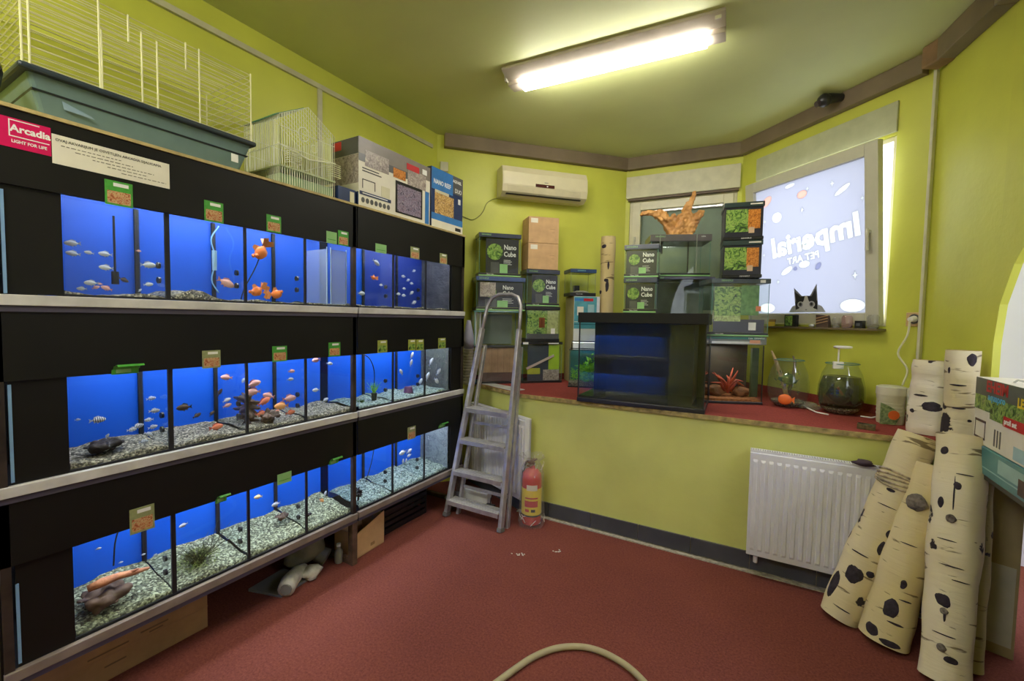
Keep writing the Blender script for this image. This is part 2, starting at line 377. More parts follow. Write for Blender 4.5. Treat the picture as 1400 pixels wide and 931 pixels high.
# ---- windows
def window(name, a, b, s0, s1, z0, z1, tilt, label):
    l_, r_, n_ = frame(a, b)
    f = MB(); t = .06
    y0, y1 = .02, .10
    f.box((s0, y0, z0), (s0+.03, y1, z1)); f.box((s1-.03, y0, z0), (s1, y1, z1)); f.box((s0+.03, y0, z0), (s1-.03, y1, z0+.03)); f.box((s0+.03, y0, z1-.03), (s1-.03, y1, z1))
    o = f.build(name, CREAM, loc=l_, rot=(0, 0, r_), bevel=.003); o['kind'] = 'structure'; o['label'] = label
    return o, l_, r_
SASH = mat('cream_window_sash', (.55, .53, .42), .4, var=.03)
w1, l1, r1 = window('window_1', A1, A2, .04, 1.0, 1.5, 2.70, 0, 'bay window with its shutter down behind cream frame')
f = MB(); f.box((.07, -.01, 1.53), (.15, .05, 2.67)); f.box((.89, -.01, 1.53), (.97, .05, 2.67)); f.box((.15, -.01, 2.59), (.89, .05, 2.67)); f.box((.15, -.01, 1.53), (.89, .05, 1.61))
f.build('sash', CREAM, w1, bevel=.004)
MB().box((.15, .012, 1.61), (.89, .018, 2.59)).build('pane', PANE, w1)
MB().box((.04, .085, 1.53), (1.0, .10, 2.68)).build('blind', FROST, w1, bevel=.003)
MB().cyl((.10, -.02, 2.33), (.10, -.02, 2.28), .012).cyl((.10, -.045, 2.30), (.10, -.045, 2.18), .009).build('handle', SASH, w1)
sb = MB().box((.012, -.05, 2.705), (1.02, 0, 2.915)).build('trim_shutter_box', mat('cream_shutter_box', (.58, .55, .38), .45), loc=l1, rot=(0, 0, r1), bevel=.003); sb['kind'] = 'structure'
MB().box((.03, -.035, 2.685), (1.01, 0, 2.705)).build('shadow_gap', mat('brown_gap', (.13, .09, .06), .6), sb)
w2, l2, r2 = window('window_2', A2, A3, .155, 1.235, 1.49, 2.70, 0, 'open window with printed film, tilted inward at its top')
sh = bpy.data.objects.new('sash', None); COL.objects.link(sh); sh.parent = w2; sh.location = (0, -.005, 1.505); sh.rotation_euler = (R(5.0), 0, 0)
s0, s1, hz = .172, 1.215, 1.165
f = MB(); f.box((s0, -.03, 0), (s0+.082, .02, hz)); f.box((s1-.082, -.03, 0), (s1, .02, hz)); f.box((s0+.082, -.03, 0), (s1-.082, .02, .075)); f.box((s0+.082, -.03, hz-.08), (s1-.082, .02, hz))
f.build('sash_frame', SASH, sh, bevel=.004)
FILM = bpy.data.materials.new('printed_window_film'); FILM.use_nodes = True; nt = FILM.node_tree; nt.nodes.clear()
def film(m, col):
    nt = m.node_tree; o = nt.nodes.new('ShaderNodeOutputMaterial'); t = nt.nodes.new('ShaderNodeBsdfTranslucent'); d_ = nt.nodes.new('ShaderNodeBsdfDiffuse'); x = nt.nodes.new('ShaderNodeMixShader')
    t.inputs[0].default_value = (*col, 1); d_.inputs[0].default_value = (*col, 1); x.inputs[0].default_value = .2
    nt.links.new(t.outputs[0], x.inputs[1]); nt.links.new(d_.outputs[0], x.inputs[2]); nt.links.new(x.outputs[0], o.inputs[0])
film(FILM, (.39, .395, .44))
def filmmat(n, c):
    m = bpy.data.materials.new(n); m.use_nodes = True; m.node_tree.nodes.clear(); film(m, c); return m
FILMW = filmmat('film_white_print', (.58, .60, .60)); FILMO = filmmat('film_orange_print', (.60, .40, .36)); FILMG = filmmat('film_grey_print', (.30, .31, .40))
def ell(cx, cz, a, b, rot=0, n=14):
    return [(cx+a*math.cos(t)*math.cos(rot)-b*math.sin(t)*math.sin(rot), cz+a*math.cos(t)*math.sin(rot)+b*math.sin(t)*math.cos(rot)) for t in [2*PI*i/n for i in range(n)]]
def star(cx, cz, r): return [(cx, cz-r*1.4), (cx+r*.25, cz-r*.3), (cx+r, cz), (cx+r*.25, cz+r*.3), (cx, cz+r*1.4), (cx-r*.25, cz+r*.3), (cx-r, cz), (cx-r*.25, cz-r*.3)]
prints = [('print_pill', ell(.355, .985, .055, .03, .6), FILMO), ('print_fish', ell(.67, .965, .04, .028, .1), FILMO), ('print_star', star(.715, .995, .014), FILMW),
    ('print_bone', ell(.57, 1.055, .042, .014, .1), FILMW), ('print_bone', ell(.97, .92, .06, .017, .5), FILMW), ('print_paw', ell(.45, .84, .045, .04), FILMW), ('print_star', star(.67, .85, .018), FILMW), ('print_star', star(.335, .83, .014), FILMW), ('print_star', star(.90, .98, .018), FILMW), ('print_star', star(1.10, .83, .014), FILMW),
    ('print_bird', ell(.53, .41, .055, .022, .5), FILMW), ('print_bird', ell(.68, .445, .045, .026, .1), FILMW), ('print_bird', ell(.605, .42, .016, .015, .4), FILMG), ('print_bird', ell(.79, .42, .03, .018, .9), FILMG),
    ('print_cloud', ell(.34, .12, .075, .04), FILMW), ('print_cloud', ell(1.03, .125, .085, .045), FILMW), ('print_star', star(.45, .33, .016), FILMW), ('print_star', star(1.05, .33, .022), FILMW), ('print_star', star(.32, .56, .013), FILMW)]
pane = MB().box((s0+.08, .0, .073), (s1-.08, .004, hz-.078)).build('pane', FILM, sh)
cut = MB(); white = MB(); par = w2
for nme, pts, m in prints:
    cut.prism(pts, -.01, .02, lambda u, v, w_: (u, w_, v))
    MB().prism([(u, v) for u, v in pts], .0, .004, lambda u, v, w_: (u, w_, v)).build(nme, m, sh)
cuts = [cut.build('cutter', INK)]; cuts[0].data.flip_normals()
for body_, sz, px, pz, bd in (('Imperial', .215, 1.09, .665, .0085), ('PET ART', .07, .80, .505, .003)):
    t_ = text('film_lettering', body_, sz, FILMW, sh, (px, .002, pz), rot=(R(90), R(-6), 0), ex=.002, mirror=True, bold=bd)
    c_ = text('cutter', body_, sz, INK, None, (px, .002, pz), rot=(R(90), R(-6), 0), ex=.02, mirror=True, bold=bd)
    c_.data.flip_normals(); cuts.append(c_)
for c_ in cuts:
    md = pane.modifiers.new('cut', 'BOOLEAN'); md.operation = 'DIFFERENCE'; md.solver = 'EXACT'; md.use_self = True
    loc_c = c_.matrix_basis.copy(); c_.parent = sh; md.object = c_
bpy.context.view_layer.update()
dg = bpy.context.evaluated_depsgraph_get(); me = bpy.data.meshes.new_from_object(pane.evaluated_get(dg)); pane.modifiers.clear(); pane.data = me
for c_ in cuts: bpy.data.objects.remove(c_)
MB().cyl((1.165, -.03, .60), (1.165, -.055, .60), .012).cyl((1.165, -.055, .62), (1.165, -.055, .48), .011).build('handle', SASH, sh)
sb = MB().box((.16, -.015, 2.715), (1.24, 0, 2.905)).build('trim_shutter_box', mat('grey_green_shutter_box', (.46, .47, .30), .45), loc=l2, rot=(0, 0, r2), bevel=.003); sb['kind'] = 'structure'
MB().box((1.236, -.012, 1.9), (1.262, 0, 1.98)).build('strap_guide', SASH, sb) if False else None

# ================================================================ FLUORESCENT LAMPS
DIFF = emit('lit_diffuser', (1, .95, .86), LAMP_E)
HOUS = mat('lamp_housing', (.50, .44, .36), .4, var=.05)
def lamp(label, loc, rz, ln=1.30, grp=None):
    t = thing('fluorescent_lamp', label, 'lamp', loc, rz, grp)
    h = ln/2
    MB().prism([(-.115, 0), (-.115, -.016), (-.035, -.052), (-.035, -.03), (.085, -.03), (.085, 0)], -h, h, lambda u, v, x: (x, u, v)).box((-h, -.02, -.07), (-h+.09, .075, -.03)).box((h-.09, -.02, -.07), (h, .075, -.03)).build('housing', HOUS, t, bevel=.004)
    dm = DIFF if not grp else emit('lit_diffuser_b', (1, .95, .86), LAMP_E*2.0)
    MB().prism([(-.055, -.03), (-.055, -.072), (-.03, -.09), (.035, -.09), (.055, -.07), (.055, -.03)], -h+.092, h-.092, lambda u, v, x: (x, u+.022, v)).build('diffuser', dm, t)
    MB().box((-h-.004, -.06, -.06), (-h+.01, -.03, -.02)).build('clip', SASH, t); MB().box((h-.05, -.1, -.04), (h-.02, -.094, -.01)).build('clip', SASH, t)
    return t
lamp('long fluorescent lamp lit on the green ceiling', (-.895, 2.60, H), math.atan2(.08, 1.27), 1.29)
lamp('second fluorescent lamp on the ceiling behind the viewer', (-1.15, -.55, H), 0, grp='ceiling lamps')

# ================================================================ AQUARIUM RACKS
def wb(mb, name, mats, parent, **k):      # geometry given in room coordinates, parent not rotated
    ox, oy, oz = parent.location if not parent.parent else parent.location+parent.parent.location
    mb.v = [(a-ox, b-oy, c-oz) for a, b, c in mb.v]
    return mb.build(name, mats, parent, **k)
def wt(name, body, size, m, parent, loc, **k):
    return text(name, body, size, m, parent, Vector(loc)-parent.location, **k)
RF = -2.10
def rack(name, label, ya, yb, posts, panels, endpanel):
    t = thing(name, label, 'aquarium rack', (-2.3, (ya+yb)/2, 0), group='steel aquarium racks')
    for y in posts:
        wb(B((-2.13, y-.018, 0), (-2.09, y+.018, .28)), 'post', RUST, t, bevel=.002)
        wb(B((-2.115, y-.012, .28), (-2.093, y+.012, 2.13)), 'upright', mat('dark_brown_steel', (.05, .035, .03), .5, metal=.3, var=.3), t)
        wb(B((-2.50, y-.018, 0), (-2.46, y+.018, 2.13)), 'post', RUST, t)
        wb(B((-2.46, y-.015, .0), (-2.13, y+.015, .03)), 'foot_rail', RUST, t)
    for z, m in ((.28, LIPB), (.895, LIP), (1.515, LIP)):
        wb(B((-2.52, ya+.002, z-.02), (-2.10, yb-.002, z+.02)), 'shelf', SILI, t)
        zz = z+.035
        wb(B((-2.105, ya+.005, z), (-2.082, yb-.005, zz)), 'shelf_edge', m, t, bevel=.002)
        wb(B((-2.105, ya+.005, z-.02), (-2.088, yb-.005, z)), 'shelf_edge_underside', LIPU, t)
    wb(B((-2.52, ya+.002, 2.125), (-2.10, yb-.002, 2.15)), 'top_board', TOPB, t)
    wb(B((-2.10, ya, 2.138), (-2.088, yb, 2.150)), 'top_edge', TOPB, t)
    for z0, z1 in ((1.898, 2.137), (1.270, 1.495), (.665, .875)):
        wb(B((-2.108, ya+.003, z0), (-2.093, yb-.003, z1)), 'hood_panel', BLACK, t, bevel=.001)
        wb(B((-2.50, ya+.003, z1-.02), (-2.11, yb-.003, z1-.012)), 'hood_top', SILI, t)
    wb(B((-2.515, ya+.003, .29), (-2.50, yb-.003, 2.12)), 'back_board', SILI, t)
    for y0, y1, z0, z1 in panels:
        wb(B((-2.112, y0, z0), (-2.102, y1, z1)), 'blanking_panel', BLACK, t)
    if endpanel: wb(B((-2.50, yb-.012, .29), (-2.10, yb, 2.125)), 'end_panel', BLACK, t)
    else: wb(B((-2.50, ya, .29), (-2.10, ya+.008, 2.125)), 'end_panel', BLACK, t)
    return t
k1 = rack('aquarium_rack', 'longer black three-tier aquarium rack under the rodent cage', .36, 1.785, (.378, 1.765), [(.40, .538, z0, z1) for z0, z1 in ((1.553, 1.90), (.932, 1.27), (.317, .665))], False)
k2 = rack('aquarium_rack', 'shorter black three-tier aquarium rack beside the step ladder', 1.787, 2.845, (2.825,), [(2.69, 2.83, z0, z1) for z0, z1 in ((1.553, 1.90), (.932, 1.27), (.317, .665))], True)
for z0, z1 in ((1.553, 1.88), (.94, 1.26), (.33, .60)):
    wb(B((-2.101, .398, z0), (-2.096, .406, z1)), 'side_glass_edge', mat('pale_blue_glass_edge', (.20, .36, .62), .2), k1)

def bed(y0, y1, z0, hgt, slope=0, seed=0, heap=None):
    mb = MB(); nx, ny = 10, max(8, int((y1-y0)/.02)); xa, xb = -2.395, -2.118; rnd = random.Random(seed)
    for i in range(nx+1):
        for j in range(ny+1):
            x = xa+(xb-xa)*i/nx; y = y0+(y1-y0)*j/ny
            z = z0+hgt+slope*(1-i/nx)+.006*math.sin(y*23+seed)+.004*math.sin(x*40+y*31)+rnd.uniform(-.0025, .0025)
            if heap: z += heap[2]*math.exp(-((y-heap[0])/heap[1])**2)
            mb.v.append((x, y, z))
    for i in range(nx):
        for j in range(ny):
            a = i*(ny+1)+j; mb.f.append((a, a+ny+1, a+ny+2, a+1)); mb.m.append(0)
    b = len(mb.v)
    for j in range(ny+1): mb.v.append((xb, y0+(y1-y0)*j/ny, z0))
    for j in range(ny): a = nx*(ny+1)+j; mb.f.append((a, b+j, b+j+1, a+1)); mb.m.append(0)
    return mb
def aquarium(label, ys, z0, z1, films, gravs, gh, slope, heap=None, tube=5.0, lc=(.93, .97, 1), endm=None):
    y0, y1 = ys[0], ys[-1]
    t = thing('aquarium', label, 'aquarium', (-2.25, (y0+y1)/2, z0), group='fish tanks in the racks')
    for i in range(len(ys)-1):
        a, b = ys[i], ys[i+1]
        wb(B((-2.112, a+.004, z0), (-2.108, b-.004, z1+.05)), 'front_pane', GLASS, t)
        if films[i]: wb(B((-2.402, a+.002, z0), (-2.396, b-.002, z1+.09)), 'background_film', films[i], t)
        wb(bed(a+.004, b-.004, z0, gh, slope, seed=i+int(z0*10), heap=heap if heap and a < heap[0] < b else None), 'gravel_bed', gravs[i], t, kind='stuff', smooth='all')
        wb(B((-2.394, a+.005, z1+.045), (-2.114, b-.005, z1+.047)), 'water_surface', WATER, t)
    for i, y in enumerate(ys[1:-1]):
        wb(B((-2.394, y-.002, z0), (-2.114, y+.002, z1+.05)), 'divider', GLASSD, t)
        s = .008 if i == 0 and len(ys) == 5 else .0055
        wb(B((-2.116, y-s, z0), (-2.106, y+s, z1+.05)), 'silicone_seam', SILI, t)
        wb(B((-2.396, y-.008, z0), (-2.384, y+.008, z1+.05)), 'silicone_seam', SILI, t)
        wb(MB().cyl((-2.17, y-.012, z0+.14), (-2.17, y-.003, z0+.14), .013).cyl((-2.17, y-.012, z0+.08), (-2.17, y-.003, z0+.08), .013), 'suction_cup', BLACKP, t)
    wb(B((-2.40, y0-.004, z0), (-2.11, y0, z1+.05)), 'side_glass', GLASSD, t)
    wb(B((-2.40, y1, z0), (-2.11, y1+.004, z1+.05)), 'side_glass', GLASSD, t)
    wb(B((-2.116, y0, z0-.001), (-2.107, y1, z0+.006)), 'silicone_seam', SILI, t)
    if endm: wb(B((-2.394, y1-.006, z0), (-2.116, y1-.001, z1+.05)), 'end_panel', endm, t, bevel=.001)
    # hood lamp: tube fixture above the water
    wb(MB().cyl((-2.17, y0+.05, z1+.14), (-2.17, y1-.05, z1+.14), .013), 'hood_tube', emit('hood_tube_glow', lc, 6) if 'x' not in _m else _m['x'], t)
    area('hood_light', (-2.19, (y0+y1)/2, z1+.12), (-2.30, (y0+y1)/2, z0), (y1-y0)*.92, .08, tube*(y1-y0), lc)
    return t
_m['x'] = emit('hood_tube_glow', (.93, .97, 1), 6)
YA = [.54, .846, 1.153, 1.459, 1.757]; YB = [1.812, 2.089, 2.40, 2.682]
GREYB = mat('grey_slate_background', (.10, .10, .13), .6, col2=(.04, .04, .06), scale=14, bump=.5)
ROCKW = speckle('rock_relief_background', [(.05, .07, .09), (.20, .24, .26), (.10, .12, .15), (.42, .46, .46)], 13, .8, .8, 'NOISE')
ROCKG = speckle('dark_rock_background', [(.02, .025, .03), (.10, .11, .10), (.05, .06, .06), (.22, .22, .18)], 16, .8, .8, 'NOISE')
aquarium('long aquarium on the top tier of the longer rack with orange fancy goldfish', YA, 1.553, 1.895, [BLUE]*4, [GRAV]*4, .010, .0, (.93, .07, .035), TANK_E*.95)
aquarium('long aquarium on the middle tier of the longer rack with pink cichlids around a rock', YA, .932, 1.267, [BLUE]*4, [GRAV]*4, .02, .01, None, TANK_E)
aquarium('long aquarium on the lowest tier of the longer rack with driftwood and a green bush', YA, .318, .66, [BLUE]*4, [GRAVG]*4, .02, .045, None, TANK_E*1.15)
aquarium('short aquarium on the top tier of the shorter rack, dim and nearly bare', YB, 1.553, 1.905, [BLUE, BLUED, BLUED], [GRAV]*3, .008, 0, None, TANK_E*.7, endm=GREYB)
aquarium('short aquarium on the middle tier of the shorter rack with a potted green plant', YB, .934, 1.265, [BLUE]*3, [GRAVB]*3, .012, .01, None, TANK_E*1.2, endm=ROCKG)
aquarium('short aquarium on the lowest tier of the shorter rack with pale blue gravel', YB, .320, .665, [BLUE]*3, [GRAVB]*3, .015, .035, None, TANK_E*1.2, endm=ROCKW)

# ---- signs and picture cards on the hood panels
def sign(name, label, y0, y1, z0, z1, m, grp=None):
    t = thing(name, label, 'sign', (-2.092, (y0+y1)/2, z0), group=grp)
    wb(B((-2.093, y0, z0), (-2.0915, y1, z1)), 'board', m, t); return t
RR_ = (R(90), 0, R(90))
s = sign('shop_sign', 'magenta sign with white outlined lettering on the black hood', .36, .516, 2.015, 2.108, PINK)
s2 = wt('lettering', 'Arcadia', .031, WINK, s, (-2.0912, .424, 2.076), rot=RR_, bold=.0010, sx=.95)
wt('lettering', 'LIGHT FOR LIFE', .0135, WINK, s, (-2.0912, .426, 2.036), rot=RR_, bold=.0004, sx=.85)
wb(MB().box((-2.0915, .424, 2.050), (-2.0908, .512, 2.053)).box((-2.0915, .424, 2.100), (-2.0908, .490, 2.103)).box((-2.0915, .421, 2.050), (-2.0908, .424, 2.103)), 'logo_outline', WINK, s)
s = sign('notice', 'long cream notice with black printed lines beside the magenta sign', .518, .852, 1.995, 2.092, PRINTW)
wt('lettering', 'OVAJ AKVARIJUM JE OSVETLJEN ARCADIA SIJALICAMA', .0130, INK, s, (-2.0912, .526, 2.075), rot=RR_, sx=.95)
for i, (a, b_) in enumerate(((.540, .70), (.575, .735), (.62, .80), (.66, .78), (.70, .84))):
    k_ = a
    while k_ < b_:
        q_ = k_+random.uniform(.006, .016); wb(B((-2.0915, k_, 2.057-.0115*i), (-2.0910, min(q_, b_), 2.0595-.0115*i)), 'print_line', mat('grey_ink', (.16, .14, .11), .5), s); k_ = q_+.004
CARDS = [(0.651, 0.732, 1.891, 1.98), (0.976, 1.052, 1.895, 1.983), (1.245, 1.318, 1.899, 1.98), (1.576, 1.642, 1.896, 1.96), (1.651, 1.721, 1.896, 1.978), (1.922, 2.011, 1.893, 1.947), (2.228, 2.314, 1.895, 1.974), (2.533, 2.617, 1.896, 1.971), (0.655, 0.736, 1.266, 1.305), (0.958, 1.031, 1.262, 1.339), (1.267, 1.343, 1.267, 1.344), (1.587, 1.664, 1.272, 1.35), (1.941, 2.02, 1.272, 1.35), (2.211, 2.283, 1.271, 1.346), (2.29, 2.365, 1.267, 1.344), (2.524, 2.61, 1.27, 1.347), (0.697, 0.776, 0.639, 0.738), (1.0, 1.046, 0.653, 0.693), (1.287, 1.362, 0.644, 0.697), (1.585, 1.648, 0.66, 0.702), (2.209, 2.288, 0.657, 0.744), (2.533, 2.61, 0.672, 0.711)]
CK = 'pppgpgqqfqppyyyyqfgfqf'
OLIVE = mat('olive_card', (.30, .34, .16), .4, var=.1, scale=60); YEL = mat('yellow_green_card', (.38, .42, .08), .4, var=.12, scale=60); DKG = mat('grey_green_card', (.22, .25, .18), .4)
lp = ['top', 'middle', 'lowest']; tanks = {0: 'first', 1: 'second', 2: 'third', 3: 'fourth', 4: 'fifth', 5: 'sixth', 6: 'seventh'}
for i, (a, b, c, d) in enumerate(CARDS):
    k = CK[i]; row = 0 if i < 8 else 1 if i < 16 else 2
    comp = sum(1 for q in (.846, 1.153, 1.459, 1.785, 2.089, 2.40) if (a+b)/2 > q)
    look = {'p': 'green fish card with a photo', 'g': 'plain light green card', 'q': 'dull olive fish card with a photo', 'f': 'curled green card bent over at its top', 'y': 'small yellow green fish card'}[k]
    if i == 4: look = 'green fish card overlapping a plain one'
    if i == 14: look = 'small yellow card, second of a pair'
    t = thing('fish_card', '%s above the %s compartment, %s tier' % (look, tanks[comp], lp[row]), 'card', (-2.092, (a+b)/2, c), group='fish cards taped to the tank hoods')
    base = {'p': GREENP, 'g': LGREEN, 'q': OLIVE, 'f': GREENP, 'y': YEL}[k]
    if k == 'f':
        w_ = b-a; h_ = d-c
        mb = MB()
        pr_ = [(0, 0), (.004, h_*.5), (.014, h_*.85), (.024, h_*.98), (.030, h_*.80)]
        for j in range(4):
            (x0, z0), (x1, z1) = pr_[j], pr_[j+1]; e = .12*w_*j/3
            mb.hexa([(x0, -w_/2+e, z0), (x0+.001, -w_/2+e, z0), (x0+.001, w_/2+e, z0), (x0, w_/2+e, z0)], [(x1, -w_/2+e, z1), (x1+.001, -w_/2+e, z1), (x1+.001, w_/2+e, z1), (x1, w_/2+e, z1)])
        mb.build('card', GREENP, t)
        MB().box((.0035, -w_*.35, h_*.15), (.006, w_*.2, h_*.5)).build('photo', LGREEN, t)
    else:
        wb(B((-2.0925, a, c), (-2.091, b, d)), 'card', base, t)
        h_ = d-c; w_ = b-a
        if k != 'g': wb(B((-2.0912, a+w_*.08, c+h_*.08), (-2.0905, b-w_*.08, c+h_*.58)), 'photo', PICF if k != 'y' else PICG, t)
        else: wb(B((-2.0912, a+w_*.1, c+h_*.3), (-2.0905, b-w_*.1, c+h_*.36)), 'printed_line', GREENP, t)
        wb(MB().box((-2.0912, a+w_*.3, c+h_*.78), (-2.0905, b-w_*.15, c+h_*.92)), 'title_strip', WINK if k != 'g' else LGREEN, t)

# ---- fish
def fishmats(k):
    c = {'w': ((.62, .66, .78), (.30, .34, .50)), 'p': ((.85, .48, .45), (.55, .22, .26)), 'o': ((.95, .45, .18), (.7, .3, .12)), 'r': ((.80, .25, .15), (.5, .1, .08)), 'g': ((.95, .22, .05), (.85, .30, .10)),
         'd': ((.10, .07, .06), (.04, .03, .04)), 'z': ((.72, .76, .90), (.05, .06, .16)), 'c': ((.90, .72, .45), (.7, .5, .3))}[k]
    nm = {'w': 'silver_fish', 'p': 'pink_fish', 'o': 'orange_fish', 'r': 'red_fish', 'g': 'goldfish_orange', 'd': 'dark_fish', 'z': 'striped_fish', 'c': 'cream_fish'}[k]
    if nm not in _m:
        if k == 'z':
            m = bpy.data.materials.new(nm); m.use_nodes = True; nt = m.node_tree; tc = nt.nodes.new('ShaderNodeTexCoord'); wv = nt.nodes.new('ShaderNodeTexWave'); wv.inputs['Scale'].default_value = 2.6; wv.inputs['Distortion'].default_value = 3
            rp = nt.nodes.new('ShaderNodeValToRGB'); rp.color_ramp.elements[0].position = .35; rp.color_ramp.elements[0].color = (*c[1], 1); rp.color_ramp.elements[1].position = .5; rp.color_ramp.elements[1].color = (*c[0], 1)
            nt.links.new(tc.outputs['Object'], wv.inputs['Vector']); nt.links.new(wv.outputs['Fac'], rp.inputs[0]); nt.links.new(rp.outputs[0], nt.nodes['Principled BSDF'].inputs['Base Color']); _m[nm] = m
        else: mat(nm, c[0], .3, col2=tuple(.7*a+.3*b for a, b in zip(c[0], c[1])), scale=6)
        mat(nm+'_fin', c[1] if k != 'z' else (.55, .58, .75), .4)
    return [_m[nm], _m[nm+'_fin'], INK]
_fish = {}
def fishmesh(k):
    fancy = k == 'g'
    mb = MB(); n = 10
    prof = [(-.5, .02, 0), (-.44, .10, 0), (-.34, .17, 0), (-.18, .22, .01), (0, .21, .01), (.15, .15, 0), (.26, .08, 0), (.32, .05, 0)] if not fancy else [(-.42, .05, 0), (-.36, .16, 0), (-.26, .22, 0), (-.1, .27, -.01), (.06, .24, -.01), (.16, .14, 0), (.24, .06, 0)]
    for i, (x, h, c) in enumerate(prof):
        for j in range(n):
            a = 2*PI*j/n; mb.v.append((x, math.cos(a)*h*(.42 if not fancy else .7), c+math.sin(a)*h))
    for i in range(len(prof)-1):
        for j in range(n): mb.f.append((i*n+j, i*n+(j+1) % n, (i+1)*n+(j+1) % n, (i+1)*n+j)); mb.m.append(0)
    mb.f.append(tuple(range(n))[::-1]); mb.m.append(0); mb.f.append(tuple((len(prof)-1)*n+j for j in range(n))); mb.m.append(0)
    def fin(p): mb.prism(p, -.008, .008, lambda u, v, w_: (u, w_, v), 1)
    if fancy:
        for s in (-1, 1):
            mb.prism([(.2, .03), (.5, .26), (.62, .10), (.5, .02), (.60, -.16), (.46, -.30), (.2, -.03)], -.008, .008, lambda u, v, w_: (u, w_+s*(u-.2)*.45, v), 1)
        fin([(-.2, .2), (-.1, .42), (.05, .40), (.12, .2)])
        for s in (-1, 1): mb.blob((-.36, s*.12, .14), .09, .07, .09, 3, 8, .1)
    else:
        fin([(.30, .03), (.5, .16), (.45, 0), (.5, -.16), (.30, -.03)])
        fin([(-.2, .19), (-.05, .32), (.2, .24), (.24, .08), (0, .18)])
        fin([(-.1, -.18), (.0, -.30), (.05, -.18)]); fin([(.08, -.16), (.2, -.24), (.22, -.08)])
    for s in (-1, 1): mb.blob((-.36, s*(.052 if not fancy else .13), .05), .022, .012, .022, 1, 6, 0, 2)
    me = mb.build('fish', fishmats(k), smooth=True); d_ = me.data; bpy.data.objects.remove(me); return d_
